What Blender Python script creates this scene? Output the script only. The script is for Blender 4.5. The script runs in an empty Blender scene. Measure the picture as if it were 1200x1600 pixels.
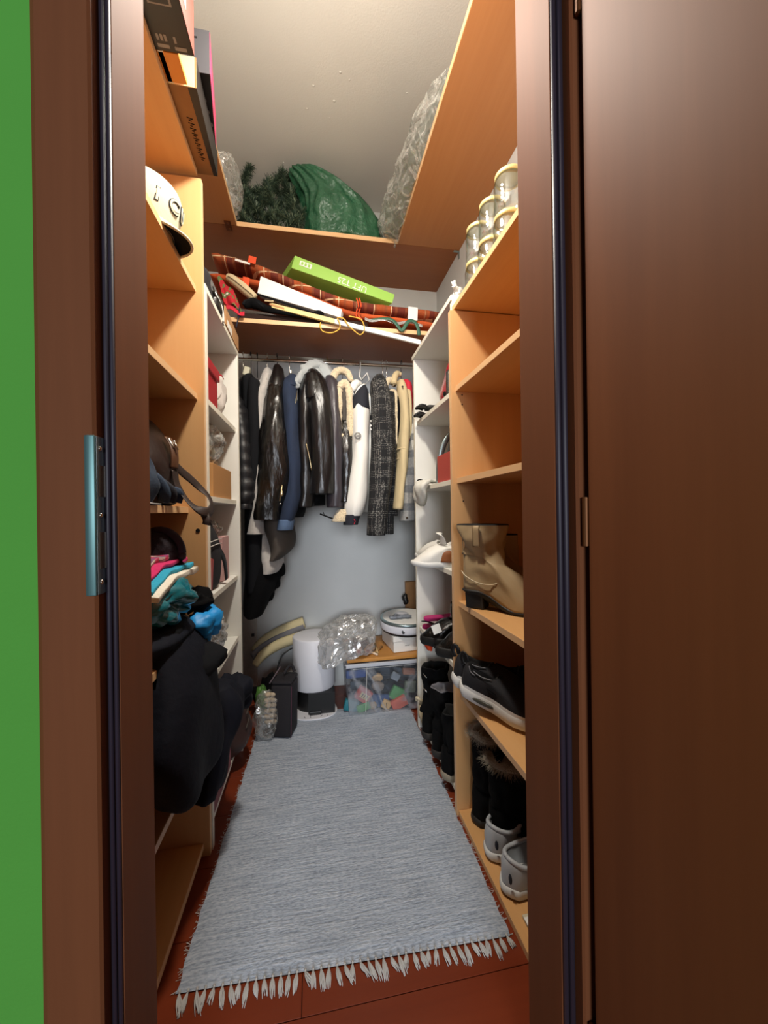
import bpy, math, random
import numpy as np
from mathutils import Vector, Matrix, noise
random.seed(7)
D_ = bpy.data
SC = bpy.context.scene
COL = SC.collection
R = math.radians

# ---------------------------------------------------------------- camera
cam_d = D_.cameras.new('camera')
cam = D_.objects.new('camera', cam_d)
COL.objects.link(cam)
cam_d.sensor_fit = 'HORIZONTAL'
cam_d.sensor_width = 36.0
cam_d.lens = 18.0
cam_d.clip_start = 0.01
YAW, ROLL, CAM = R(10.2), R(0.8), Vector((0, 0, 1.0))
FW = Vector((math.sin(YAW), math.cos(YAW), 0))
_r0 = FW.cross(Vector((0, 0, 1))).normalized()
_u0 = _r0.cross(FW)
RT = math.cos(ROLL) * _r0 - math.sin(ROLL) * _u0
UP = math.cos(ROLL) * _u0 + math.sin(ROLL) * _r0
cam.matrix_world = Matrix(((RT.x, UP.x, -FW.x, CAM.x), (RT.y, UP.y, -FW.y, CAM.y), (RT.z, UP.z, -FW.z, CAM.z), (0, 0, 0, 1)))
SC.camera = cam
SC.cycles.transparent_max_bounces = 32

def _ray(px, py): return FW + (px - 600) / 600 * RT - (py - 800) / 600 * UP
def at(px, py, Y):      # point of the photograph at depth Y
    d = _ray(px, py); return CAM + d * (Y / d.y)
def atx(px, py, X):
    d = _ray(px, py); return CAM + d * (X / d.x)
def atz(px, py, Z):
    d = _ray(px, py); return CAM + d * ((Z - 1.0) / d.z)

# ---------------------------------------------------------------- light
SC.view_settings.view_transform = 'Standard'
SC.view_settings.look = 'None'
SC.view_settings.exposure = 0.0
SC.view_settings.gamma = 1.0
SC.view_settings.use_curve_mapping = False
W = D_.worlds.new('world'); SC.world = W; W.use_nodes = True
W.node_tree.nodes['Background'].inputs[0].default_value = (0.55, 0.62, 0.80, 1)
W.node_tree.nodes['Background'].inputs[1].default_value = 0.06
def light(name, kind, loc, energy, col, size=None, rot=None, size_y=None):
    l = D_.lights.new(name, kind); l.energy = energy; l.color = col
    if kind == 'AREA':
        l.size = size
        if size_y: l.shape = 'RECTANGLE'; l.size_y = size_y
    else: l.shadow_soft_size = size
    o = D_.objects.new(name, l); o.location = loc
    if rot: o.rotation_euler = rot
    COL.objects.link(o); return o
light('closet_lamp', 'POINT', (0.04, 0.86, 2.24), 20.0, (1.0, 0.93, 0.82), 0.045)
light('added_down_light', 'AREA', (0.04, 0.86, 2.22), 15.0, (1.0, 0.93, 0.82), 0.12, (0, 0, 0))  # no shade: extra light added to strengthen the lamp downwards
# daylight from the window of the room behind the photographer
light('room_window', 'AREA', (-0.6, -6.0, 1.7), 330.0, (0.88, 0.93, 1.0), 2.2, (R(88), 0, R(-6)), 2.0)

# ---------------------------------------------------------------- materials
def lin(h):
    if isinstance(h, str):
        h = h.lstrip('#'); c = [int(h[i:i+2], 16) / 255 for i in (0, 2, 4)]
    else: c = list(h)
    return tuple((x / 12.92 if x <= 0.04045 else ((x + 0.055) / 1.055) ** 2.4) for x in c) + (1.0,)

class NT:
    def __init__(s, name):
        s.m = D_.materials.new(name); s.m.use_nodes = True
        s.t = s.m.node_tree; s.n = s.t.nodes; s.p = s.n['Principled BSDF']; s.out = s.n['Material Output']
    def add(s, typ, **kw):
        n = s.n.new(typ)
        for k, v in kw.items():
            if k.startswith('i_'): n.inputs[k[2:].replace('_', ' ')].default_value = v
            else: setattr(n, k, v)
        return n
    def link(s, a, ao, b, bi): s.t.links.new(a.outputs[ao], b.inputs[bi])
    def coords(s, scale=(1, 1, 1), rot=(0, 0, 0)):
        tc = s.add('ShaderNodeTexCoord'); mp = s.add('ShaderNodeMapping')
        mp.inputs['Scale'].default_value = scale; mp.inputs['Rotation'].default_value = rot
        s.link(tc, 'Object', mp, 'Vector'); return mp
    def ramp(s, stops):
        r = s.add('ShaderNodeValToRGB'); e = r.color_ramp.elements
        while len(e) < len(stops): e.new(0.5)
        for el, (p, c) in zip(e, stops): el.position = p; el.color = c
        return r

def mat(name, col, rough=0.6, metal=0.0, spec=0.5, bump=None, var=None, coat=0.0, sheen=0.0, stretch=(1, 1, 1), weave=None):
    """principled; var=(scale, amount): lighter and darker patches; bump=(scale, strength, distance)"""
    k = NT(name); c = lin(col); p = k.p
    p.inputs['Base Color'].default_value = c
    p.inputs['Roughness'].default_value = rough
    p.inputs['Metallic'].default_value = metal
    p.inputs['Specular IOR Level'].default_value = spec
    if coat: p.inputs['Coat Weight'].default_value = coat; p.inputs['Coat Roughness'].default_value = 0.15
    if sheen: p.inputs['Sheen Weight'].default_value = sheen; p.inputs['Sheen Roughness'].default_value = 0.5
    mp = None
    if var or bump: mp = k.coords(stretch)
    if var:
        nz = k.add('ShaderNodeTexNoise'); nz.inputs['Scale'].default_value = var[0]; nz.inputs['Detail'].default_value = 5
        k.link(mp, 'Vector', nz, 'Vector'); a = var[1]
        rp = k.ramp([(0.3, tuple(min(1, x * (1 - a)) for x in c[:3]) + (1,)), (0.7, tuple(min(1, x * (1 + a)) for x in c[:3]) + (1,))])
        k.link(nz, 'Fac', rp, 'Fac'); k.link(rp, 'Color', p, 'Base Color')
    if bump:
        nz = k.add('ShaderNodeTexNoise'); nz.inputs['Scale'].default_value = bump[0]; nz.inputs['Detail'].default_value = 6
        k.link(mp, 'Vector', nz, 'Vector')
        b = k.add('ShaderNodeBump'); b.inputs['Strength'].default_value = bump[1]; b.inputs['Distance'].default_value = bump[2] if len(bump) > 2 else 0.004
        k.link(nz, 'Fac', b, 'Height'); k.link(b, 'Normal', p, 'Normal')
    return k.m

def wood(name, c1, c2, along='z', rough=0.42, fine=1.0, spec=0.35):
    k = NT(name); s = {'x': (1.6, 34, 34), 'y': (34, 1.6, 34), 'z': (34, 34, 1.6)}[along]
    mp = k.coords(tuple(v * fine for v in s))
    n1 = k.add('ShaderNodeTexNoise'); n1.inputs['Scale'].default_value = 1.0; n1.inputs['Detail'].default_value = 6; n1.inputs['Roughness'].default_value = 0.65
    k.link(mp, 'Vector', n1, 'Vector')
    mp2 = k.coords(tuple(v * .16 for v in s)); n2 = k.add('ShaderNodeTexNoise'); n2.inputs['Scale'].default_value = 1.0; n2.inputs['Detail'].default_value = 3
    k.link(mp2, 'Vector', n2, 'Vector')
    mx = k.add('ShaderNodeMath', operation='ADD'); k.link(n1, 'Fac', mx, 0); k.link(n2, 'Fac', mx, 1)
    hv = k.add('ShaderNodeMath', operation='MULTIPLY'); hv.inputs[1].default_value = 0.5; k.link(mx, 'Value', hv, 0)
    rp = k.ramp([(0.3, lin(c1)), (0.7, lin(c2))]); k.link(hv, 'Value', rp, 'Fac'); k.link(rp, 'Color', k.p, 'Base Color')
    k.p.inputs['Roughness'].default_value = rough; k.p.inputs['Specular IOR Level'].default_value = spec
    b = k.add('ShaderNodeBump'); b.inputs['Strength'].default_value = 0.06; b.inputs['Distance'].default_value = 0.002
    k.link(n1, 'Fac', b, 'Height'); k.link(b, 'Normal', k.p, 'Normal')
    return k.m

def film(name, col, clear=0.6, rough=0.12, scale=14, strength=0.6):
    """thin crumpled plastic: mostly see-through, with glossy creases and a little haze"""
    k = NT(name); k.n.remove(k.p)
    mp = k.coords(); nz = k.add('ShaderNodeTexNoise'); nz.inputs['Scale'].default_value = scale; nz.inputs['Detail'].default_value = 4
    nz.inputs['Distortion'].default_value = 1.5
    k.link(mp, 'Vector', nz, 'Vector')
    ri = k.add('ShaderNodeMath', operation='SUBTRACT'); ri.inputs[1].default_value = 0.5; k.link(nz, 'Fac', ri, 0)
    ab = k.add('ShaderNodeMath', operation='ABSOLUTE'); k.link(ri, 'Value', ab, 0)
    b = k.add('ShaderNodeBump'); b.inputs['Strength'].default_value = strength; b.inputs['Distance'].default_value = 0.012; k.link(ab, 'Value', b, 'Height')
    tr = k.add('ShaderNodeBsdfTransparent'); tr.inputs[0].default_value = (.97, .97, .965, 1)
    di = k.add('ShaderNodeBsdfDiffuse'); di.inputs['Color'].default_value = lin(col)
    gl = k.add('ShaderNodeBsdfGlossy'); gl.inputs['Roughness'].default_value = rough; k.link(b, 'Normal', gl, 'Normal')
    m1 = k.add('ShaderNodeMixShader'); m1.inputs['Fac'].default_value = 0.5; k.link(di, 'BSDF', m1, 1); k.link(gl, 'BSDF', m1, 2)
    lw = k.add('ShaderNodeLayerWeight'); lw.inputs['Blend'].default_value = 0.4; k.link(b, 'Normal', lw, 'Normal')
    h = (1 - clear) * .55
    rp = k.ramp([(0.0, (h,) * 3 + (1,)), (0.45, (h + .08,) * 3 + (1,)), (1.0, (min(1, h + .62),) * 3 + (1,))]); k.link(lw, 'Facing', rp, 'Fac')
    cr = k.ramp([(0.0, (.45, .45, .45, 1)), (0.06, (0, 0, 0, 1))]); k.link(ab, 'Value', cr, 'Fac')     # creases catch the light
    sm = k.add('ShaderNodeMath', operation='ADD'); sm.use_clamp = True; k.link(rp, 'Color', sm, 0); k.link(cr, 'Color', sm, 1)
    mx = k.add('ShaderNodeMixShader'); k.link(sm, 'Value', mx, 'Fac'); k.link(tr, 'BSDF', mx, 1); k.link(m1, 'Shader', mx, 2)
    k.link(mx, 'Shader', k.out, 'Surface'); return k.m

def plaid(name, base, stripes, rough=0.9, speck=False):
    """stripes: list of (axis, period, width, offset, colour, strength) in object space metres"""
    k = NT(name); tc = k.add('ShaderNodeTexCoord'); sp = k.add('ShaderNodeSeparateXYZ'); k.link(tc, 'Object', sp, 'Vector')
    nz = k.add('ShaderNodeTexNoise'); nz.inputs['Scale'].default_value = 120; k.link(tc, 'Object', nz, 'Vector')
    if speck:
        n3 = k.add('ShaderNodeTexNoise'); n3.inputs['Scale'].default_value = 170; n3.inputs['Detail'].default_value = 1; k.link(tc, 'Object', n3, 'Vector')
        br = k.ramp([(.46, (.12, .12, .12, 1)), (.56, (1, 1, 1, 1))]); k.link(n3, 'Fac', br, 'Fac')
    cur = k.add('ShaderNodeRGB'); cur.outputs[0].default_value = lin(base); cs = 'Color'
    for ax, per, wid, off, c, st in stripes:
        a = k.add('ShaderNodeMath', operation='ADD'); a.inputs[1].default_value = off + 50 * per; k.link(sp, ax, a, 0)
        m = k.add('ShaderNodeMath', operation='MODULO'); m.inputs[1].default_value = per; k.link(a, 'Value', m, 0)
        l = k.add('ShaderNodeMath', operation='LESS_THAN'); l.inputs[1].default_value = wid; k.link(m, 'Value', l, 0)
        s = k.add('ShaderNodeMath', operation='MULTIPLY'); s.inputs[1].default_value = st; k.link(l, 'Value', s, 0)
        if speck:
            s0 = s; s = k.add('ShaderNodeMath', operation='MULTIPLY'); k.link(s0, 'Value', s, 0); k.link(br, 'Color', s, 1)
        mx = k.add('ShaderNodeMixRGB'); mx.inputs[2].default_value = lin(c); k.link(s, 'Value', mx, 0); k.link(cur, cs, mx, 1); cur, cs = mx, 'Color'
    mv = k.add('ShaderNodeMixRGB', blend_type='MULTIPLY'); mv.inputs[0].default_value = 0.5; k.link(cur, cs, mv, 1)
    rp = k.ramp([(0.3, (0.5, 0.5, 0.5, 1)), (0.7, (1, 1, 1, 1))]); k.link(nz, 'Fac', rp, 'Fac'); k.link(rp, 'Color', mv, 2)
    k.link(mv, 'Color', k.p, 'Base Color'); k.p.inputs['Roughness'].default_value = rough
    b = k.add('ShaderNodeBump'); b.inputs['Strength'].default_value = 0.35; b.inputs['Distance'].default_value = 0.002; k.link(nz, 'Fac', b, 'Height'); k.link(b, 'Normal', k.p, 'Normal')
    return k.m

def glass(name, col=(1, 1, 1), rough=0.02):
    k = NT(name); k.n.remove(k.p)
    tr = k.add('ShaderNodeBsdfTransparent'); tr.inputs[0].default_value = (0.97, 0.985, 0.97, 1)
    gl = k.add('ShaderNodeBsdfGlossy'); gl.inputs['Roughness'].default_value = 0.06
    l2 = k.add('ShaderNodeLayerWeight'); l2.inputs['Blend'].default_value = 0.5; tc2 = k.ramp([(0.35, (.96, .975, .96, 1)), (0.8, (.66, .69, .66, 1)), (1.0, (.40, .43, .40, 1))]); k.link(l2, 'Facing', tc2, 'Fac'); k.link(tc2, 'Color', tr, 0)
    fr = k.add('ShaderNodeLayerWeight'); fr.inputs['Blend'].default_value = 0.3
    mp = k.coords(); nz = k.add('ShaderNodeTexNoise'); nz.inputs['Scale'].default_value = 38; k.link(mp, 'Vector', nz, 'Vector')
    b = k.add('ShaderNodeBump'); b.inputs['Strength'].default_value = 0.5; b.inputs['Distance'].default_value = 0.004
    k.link(nz, 'Fac', b, 'Height'); k.link(b, 'Normal', gl, 'Normal')
    mu = k.ramp([(0.0, (.16, .16, .16, 1)), (0.6, (.34, .34, .34, 1)), (1.0, (.85, .85, .85, 1))]); k.link(fr, 'Facing', mu, 'Fac')
    mx = k.add('ShaderNodeMixShader'); k.link(mu, 'Color', mx, 'Fac'); k.link(tr, 'BSDF', mx, 1); k.link(gl, 'BSDF', mx, 2)
    k.link(mx, 'Shader', k.out, 'Surface'); return k.m

MT = {}
MT['beech_z'] = wood('beech_upright', '#cf9e68', '#dbac78', 'z')
MT['beech_y'] = wood('beech_board', '#c9965e', '#d5a46d', 'y')
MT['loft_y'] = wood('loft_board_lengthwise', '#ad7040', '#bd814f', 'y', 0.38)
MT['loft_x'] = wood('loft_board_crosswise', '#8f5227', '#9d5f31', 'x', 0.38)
MT['edge'] = wood('beech_edge_band', '#dcae7c', '#e6bd8e', 'y')
MT['frame'] = wood('walnut_frame', '#643a20', '#754528', 'z', 0.72, 1.0, 0.2)
MT['door'] = wood('walnut_door', '#6a3c20', '#7a4828', 'z', 0.66, 0.8, 0.22)
MT['floorwood'] = wood('red_laminate', '#6a2a15', '#7d351b', 'x', 0.3)
MT['white'] = mat('white_laminate', '#e8e6de', 0.45, var=(3, 0.03))
MT['whiteedge'] = mat('white_edge_band', '#efe9d8', 0.5)
MT['plaster'] = mat('ceiling_plaster', '#d8d3ca', 0.95, var=(2.2, 0.03), bump=(160, 0.25, 0.002))
MT['wall'] = mat('closet_wall_paint', '#cdcfcd', 0.55, var=(4, 0.03), bump=(60, 0.1, 0.002))
MT['green'] = mat('green_wall_paint', '#4f9c38', 0.9, var=(3, 0.04), bump=(220, 0.35, 0.002))
MT['gasket'] = mat('door_gasket', '#2a2430', 0.5)
MT['steel'] = mat('brushed_steel', '#9fb1b3', 0.32, 0.9)
MT['steeldark'] = mat('dark_steel', '#4b4a50', 0.4, 0.9)
MT['chrome'] = mat('chrome', '#d8d4cc', 0.2, 1.0)
MT['black'] = mat('black_plastic', '#121213', 0.4)
MT['card'] = mat('cardboard', '#b98a5c', 0.85, var=(40, 0.05))
MT['paper'] = mat('white_card', '#eae8e2', 0.6)
MT['dark'] = mat('dark_hollow', '#070707', 0.9)

# ---------------------------------------------------------------- mesh building
class MB:
    def __init__(s): s.v = []; s.f = []; s.mi = []; s.cur = 0
    def add(s, vs, fs):
        o = len(s.v); s.v += [Vector(v) for v in vs]
        s.f += [tuple(i + o for i in f) for f in fs]; s.mi += [s.cur] * len(fs); return s
    def box(s, lo, hi):
        x0, y0, z0 = lo; x1, y1, z1 = hi
        return s.add([(x0,y0,z0),(x1,y0,z0),(x1,y1,z0),(x0,y1,z0),(x0,y0,z1),(x1,y0,z1),(x1,y1,z1),(x0,y1,z1)],
                     [(0,3,2,1),(4,5,6,7),(0,1,5,4),(1,2,6,5),(2,3,7,6),(3,0,4,7)])
    def obox(s, c, size, rot=(0, 0, 0)):
        from mathutils import Euler
        m = Euler(rot).to_matrix(); h = Vector(size) / 2; c = Vector(c)
        pts = [c + m @ Vector((sx*h.x, sy*h.y, sz*h.z)) for sz in (-1, 1) for sx, sy in ((-1,-1),(1,-1),(1,1),(-1,1))]
        return s.add(pts, [(0,3,2,1),(4,5,6,7),(0,1,5,4),(1,2,6,5),(2,3,7,6),(3,0,4,7)])
    def prism(s, poly, axis, a, b):
        n = len(poly)
        def P(p, w):
            return {'x': (w, p[0], p[1]), 'y': (p[0], w, p[1]), 'z': (p[0], p[1], w)}[axis]
        return s.add([P(p, a) for p in poly] + [P(p, b) for p in poly],
                     [tuple(range(n))[::-1], tuple(range(n, 2*n))] + [(i, (i+1) % n, n + (i+1) % n, n + i) for i in range(n)])
    def loft(s, rings, cap0=True, cap1=True):
        n = len(rings[0]); vs = [p for r in rings for p in r]; fs = []
        for k in range(len(rings) - 1):
            for i in range(n):
                j = (i + 1) % n; fs.append((k*n+i, k*n+j, (k+1)*n+j, (k+1)*n+i))
        if cap0: fs.append(tuple(range(n))[::-1])
        if cap1: fs.append(tuple(range((len(rings)-1)*n, len(rings)*n)))
        return s.add(vs, fs)
    def tube(s, path, r, n=8, flat=None, up=(0, 0, 1), sm=0):
        """tube along a path; flat=(across, thick) makes a strap"""
        P = [Vector(p) for p in path]
        if sm: P = [Vector(p) for p in spline(P, sm)]
        rings = []; N = len(P)
        for i, p in enumerate(P):
            t = (P[min(i+1, N-1)] - P[max(i-1, 0)]).normalized(); u = Vector(up)
            if abs(t.dot(u)) > 0.95: u = Vector((1, 0, 0)) if abs(t.x) < 0.9 else Vector((0, 1, 0))
            a = t.cross(u).normalized(); b = a.cross(t)
            rr = r[i] if isinstance(r, (list, tuple)) and len(r) == N else (np.interp(i/(N-1), np.linspace(0, 1, len(r)), r) if isinstance(r, (list, tuple)) else r)
            ra, rb = (flat if flat else (rr, rr))
            rings.append([p + a*ra*math.cos(2*math.pi*k/n) + b*rb*math.sin(2*math.pi*k/n) for k in range(n)])
        return s.loft(rings)
    def lathe(s, prof, c=(0, 0, 0), n=24, cap0=True, cap1=True, sx=1, sy=1):
        c = Vector(c)
        return s.loft([[c + Vector((r*sx*math.cos(2*math.pi*k/n), r*sy*math.sin(2*math.pi*k/n), z)) for k in range(n)] for r, z in prof], cap0, cap1)
    def stack(s, spec, n=20, m=24, wr=0.0, wf=(9, 9, 5), seed=0, sq=1.0, hollow=0.0, pleat=0.0, pk=9, quilt=0.0, qp=0.03, cap=True):
        """spec: rings (x, y, z, rx, ry) interpolated smoothly; wr: wrinkle depth in metres"""
        S = np.array(spec, float); rings = []
        q = spline(S, m)
        for k, (x, y, z, rx, ry) in enumerate(q):
            ring = []
            for i in range(n):
                t = 2*math.pi*i/n; ct, st = math.cos(t), math.sin(t)
                dx = math.copysign(abs(ct)**sq, ct); dy = math.copysign(abs(st)**sq, st)
                nz = noise.noise(Vector(((x+dx*.1)*wf[0]+seed*3.1, (y+dy*.1)*wf[1]-seed*1.7, z*wf[2]+seed)))
                w = wr*nz + pleat*min(rx, ry)*math.sin(pk*t + 1.5*nz + seed)
                if quilt: w += quilt*(abs(math.sin(math.pi*z/qp))**0.6 - 0.6)
                ring.append(Vector((x + dx*(rx+w), y + dy*(ry+w), z)))
            rings.append(ring)
        if hollow:
            last = q[-1]; 
            for f, dz in ((0.8, 0.0), (0.7, hollow)):
                c = Vector(last[:3]); rings.append([c + (p - c)*f + Vector((0, 0, dz)) for p in rings[m if False else len(q)-1]])
        return s.loft(rings, cap, cap)
    def grid(s, fn, nu, nv):
        vs = [fn(u/(nu-1), v/(nv-1)) for u in range(nu) for v in range(nv)]
        return s.add(vs, [(u*nv+v, (u+1)*nv+v, (u+1)*nv+v+1, u*nv+v+1) for u in range(nu-1) for v in range(nv-1)])
    def blob(s, c, r, n=22, m=14, amp=0.0, freq=6, seed=0, ridge=False, flat=None, sq=1.0):
        c = Vector(c); r = Vector(r) if not isinstance(r, (int, float)) else Vector((r, r, r)); rings = []
        for k in range(1, m):
            ph = math.pi*k/m; ring = []
            for i in range(n):
                t = 2*math.pi*i/n
                d = Vector((math.sin(ph)*math.cos(t), math.sin(ph)*math.sin(t), -math.cos(ph)))
                if sq != 1: d = Vector([math.copysign(abs(x)**sq, x) for x in d])
                nz = noise.fractal(Vector((d.x*r.x, d.y*r.y, d.z*r.z))*freq*4 + Vector((seed*5.3, seed, -seed*2)), 0.8, 2.0, 3)
                if ridge: nz = 0.5 - abs(nz)*1.6
                p = c + Vector((d.x*r.x, d.y*r.y, d.z*r.z)) + d*amp*nz
                if flat is not None and p.z < flat: p.z = flat
                ring.append(p)
            rings.append(ring)
        return s.loft(rings)
    def jitter(s, amp, freq, seed=0):
        for i, v in enumerate(s.v):
            s.v[i] = v + Vector(noise.noise_vector(v*freq + Vector((seed, seed*2, -seed))))*amp
        return s
    def xf(s, M, start=0):
        for i in range(start, len(s.v)): s.v[i] = M @ s.v[i]
        return s

def spline(P, m):
    """Catmull-Rom through the rows of P, m samples"""
    A = np.array([list(p) for p in P], float); N = len(A); out = []
    for i in range(m):
        t = i/(m-1)*(N-1); k = min(int(t), N-2); u = t-k
        p0, p1, p2, p3 = A[max(k-1, 0)], A[k], A[k+1], A[min(k+2, N-1)]
        out.append(0.5*((2*p1)+(-p0+p2)*u+(2*p0-5*p1+4*p2-p3)*u*u+(-p0+3*p1-3*p2+p3)*u**3))
    return out

def obj(name, mb, m, parent=None, smooth=False, bevel=0.0, sub=0, solid=0.0, world=True, seg=2, auto=None):
    """links the builder's mesh as ONE object; world coordinates are made local to the parent"""
    if isinstance(m, str): m = [MT[m]]
    elif not isinstance(m, (list, tuple)): m = [m]
    m = [MT[x] if isinstance(x, str) else x for x in m]
    me = D_.meshes.new(name); me.from_pydata([tuple(v) for v in mb.v], [], mb.f)
    for x in m: me.materials.append(x)
    if len(m) > 1: me.polygons.foreach_set('material_index', mb.mi)
    if smooth: me.polygons.foreach_set('use_smooth', [True]*len(me.polygons))
    me.update()
    o = D_.objects.new(name, me); COL.objects.link(o)
    if parent is not None:
        if world: me.transform(WM[parent.name].inverted())
        o.parent = parent; WM[o.name] = WM[parent.name].copy()
    else: WM[o.name] = Matrix.Identity(4)
    if solid:
        md = o.modifiers.new('solid', 'SOLIDIFY'); md.thickness = solid; md.offset = 0
    if bevel:
        md = o.modifiers.new('bevel', 'BEVEL'); md.width = bevel; md.segments = seg; md.limit_method = 'ANGLE'; md.angle_limit = R(40)
    if sub:
        md = o.modifiers.new('sub', 'SUBSURF'); md.levels = sub; md.render_levels = sub
    return o
WM = {}
def tag(o, label, cat, group=None):
    o['label'] = label; o['category'] = cat
    if group: o['group'] = group
    return o
def thing(name, label, cat, loc=(0, 0, 0), rot=(0, 0, 0), group=None):
    from mathutils import Euler
    o = D_.objects.new(name, None); o.empty_display_size = 0.03; COL.objects.link(o)
    o.location = loc; o.rotation_euler = rot
    WM[o.name] = Matrix.Translation(Vector(loc)) @ Euler(rot).to_matrix().to_4x4()
    return tag(o, label, cat, group)
def struct(name, mb, m, **kw):
    o = obj(name, mb, m, **kw)
    if kw.get('parent') is None: o['kind'] = 'structure'
    return o
def text(name, s, size, M, m, parent, extrude=0.0004, offset=0.0, align='CENTER'):
    """flat lettering as a mesh; M: matrix taking the xy plane of the letters into the world"""
    cu = D_.curves.new(name, 'FONT'); cu.body = s; cu.size = size; cu.align_x = align; cu.align_y = 'CENTER'
    cu.extrude = extrude; cu.offset = offset; cu.resolution_u = 3
    t = D_.objects.new(name, cu); COL.objects.link(t)
    dg = bpy.context.evaluated_depsgraph_get(); me = D_.meshes.new_from_object(t.evaluated_get(dg))
    COL.objects.unlink(t); D_.objects.remove(t)
    me.name = name; me.materials.clear(); me.materials.append(MT[m] if isinstance(m, str) else m)
    me.transform(WM[parent.name].inverted() @ M)
    o = D_.objects.new(name, me); COL.objects.link(o); o.parent = parent; WM[o.name] = WM[parent.name].copy()
    return o
def basis(o, x, y):
    x = Vector(x).normalized(); y = Vector(y); z = x.cross(y).normalized(); y = z.cross(x)
    return Matrix(((x.x, y.x, z.x, o[0]), (x.y, y.y, z.y, o[1]), (x.z, y.z, z.z, o[2]), (0, 0, 0, 1)))
def dup(root, loc=None, rot=None, label=None):
    """copy a thing with its parts and sub-parts"""
    c = root.copy(); COL.objects.link(c)
    if loc is not None: c.location = loc
    if rot is not None: c.rotation_euler = rot
    if label: c['label'] = label
    for ch in list(root.children):
        a = ch.copy(); COL.objects.link(a); a.parent = c
        for g in ch.children:
            b = g.copy(); COL.objects.link(b); b.parent = a
    return c

# ================================================================ the room
CZ, BW, LW, RW = 2.77, 2.235, -0.68, 0.745        # ceiling height, back wall, left and right wall
fl = MB(); fl.box((-2.2, -1.6, -0.05), (2.2, BW + .1, -0.010)); floor = struct('floor', fl, MT['dark'])
y = -1.5
row = 0
while y < BW:                                     # laminate boards, joints recessed
    x = -2.2 + (row % 3) * 0.43 - 0.4
    while x < 2.2:
        x0, x1 = max(x, -2.2), min(x + 1.28, 2.2)
        if x1 - x0 > 0.02:
            b = MB(); b.box((x0 + .0006, y + .0006, -0.010), (x1 - .0006, min(y + 0.19, BW) - .0006, 0.0))
            obj('plank', b, 'floorwood', floor, bevel=0.0008, seg=1)
        x += 1.28
    y += 0.19; row += 1
c = MB(); c.box((-2.2, 0.56, CZ), (2.2, BW + .1, CZ + .05)); ceil = struct('ceiling', c, 'plaster')
b = MB()
for px, py, r in ((532, 113, .006), (490, 134, .005), (522, 158, .007), (480, 170, .005), (443, 254, .004), (546, 125, .004), (636, 145, .004), (515, 184, .004)):
    p = atz(px, py, CZ); b.blob((p.x, p.y, CZ), (r, r * .8, .0022), 8, 6)
obj('plaster_bump', b, 'plaster', ceil, smooth=True)['kind'] = 'stuff'
b = MB(); b.box((LW - .1, BW, 0), (RW + .1, BW + .1, CZ)); struct('wall_back', b, 'wall')
b = MB(); b.box((LW - .1, 0.56, 0), (LW, BW, CZ)); struct('wall_left', b, 'wall')
b = MB(); b.box((RW, 0.56, 0), (RW + .1, BW, CZ)); struct('wall_right', b, 'wall')
FJ, BJ = 0.50, 0.616                              # near and far face of the door frame
b = MB(); b.cur = 0
b.box((-2.2, .512, 0), (-.30, .594, CZ)); b.box((.44, .512, 0), (2.2, .594, CZ)); b.box((-.30, .512, 2.07), (.44, .594, CZ))
wf_ = struct('wall_front', b, 'green')
b = MB(); b.box((LW - .1, .594, 0), (-.30, .606, CZ)); b.box((.44, .594, 0), (RW + .1, .606, CZ)); b.box((-.30, .594, 2.07), (.44, .606, CZ))
obj('inner_plaster', b, 'wall', wf_)
# frame: casing, rebate, stop and gasket on both sides
def jamb(name, sgn, xi, xs, xo):
    poly = [(xo, FJ + .004), (xo - sgn * .006, FJ), (xs + sgn * .003, FJ), (xs, FJ + .003), (xs, .52), (xi, .52), (xi, BJ - .003), (xi + sgn * .003, BJ), (xo, BJ)]
    if sgn < 0: poly = poly[::-1]
    b = MB(); b.prism(poly, 'z', 0, 2.06)
    t = struct(name, b, 'frame')
    g = MB(); xg = (xi + xs) / 2
    w_ = abs(xs - xi); g.tube([(xg + sgn * w_ * .22, .5185, 0), (xg + sgn * w_ * .22, .5185, 2.02)], w_ * .22, 8); g.tube([(xg - sgn * w_ * .24, .519, 0), (xg - sgn * w_ * .24, .519, 2.02)], w_ * .2, 8)
    obj('gasket', g, 'gasket', t, smooth=True)
    return t
trimL = jamb('trim_1', -1, -.2369, -.251, -.314)
trimR = jamb('trim_2', 1, .354, .3755, .445)
b = MB(); b.box((-.314, FJ, 2.0), (.445, BJ, 2.07)); struct('trim_3', b, 'frame')
# strike plate of the lock, wrapped round the left corner
z0, z1 = atx(152, 930, -.251).z, atx(152, 682, -.251).z
zc = (z0 + z1) / 2
pl = MB(); pl.box((-.2515, .4995, z0), (-.2495, .5185, z1))
MT['teal_steel'] = mat('teal_reflection_steel', '#5f8484', 0.45, 0.6)  # teal reflection on the lip put into the steel's colour
plate = obj('strike_plate', pl, 'steel', trimL, bevel=.0006)
lp = MB(); lp.prism([(-.2505, .5005), (-.2495, .4955), (-.2565, .4945), (-.2610, .4965), (-.2615, .4985), (-.2540, .4975)], 'z', z0, z1)
obj('lip', lp, 'teal_steel', plate, bevel=.0022, seg=3, smooth=True)
for a, e in ((z0 + .030, zc - .020), (zc + .022, z1 - .034)):
    q = MB(); q.box((-.2494, .5025, a), (-.2488, .5135, e)); obj('latch_slot', q, MT.setdefault('slot', mat('slot_hollow', '#4a4038', .7)), plate)
    q = MB(); q.box((-.2496, .5135, a), (-.2476, .5150, e)); obj('slot_guard', q, 'chrome', plate)
for zz in (z0 + .014, zc, z1 - .014):
    q = MB(); q.blob((-.2494, .508, zz), (.0016, .0035, .0035), 10, 6); obj('screw', q, 'chrome', plate, smooth=True)
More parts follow.
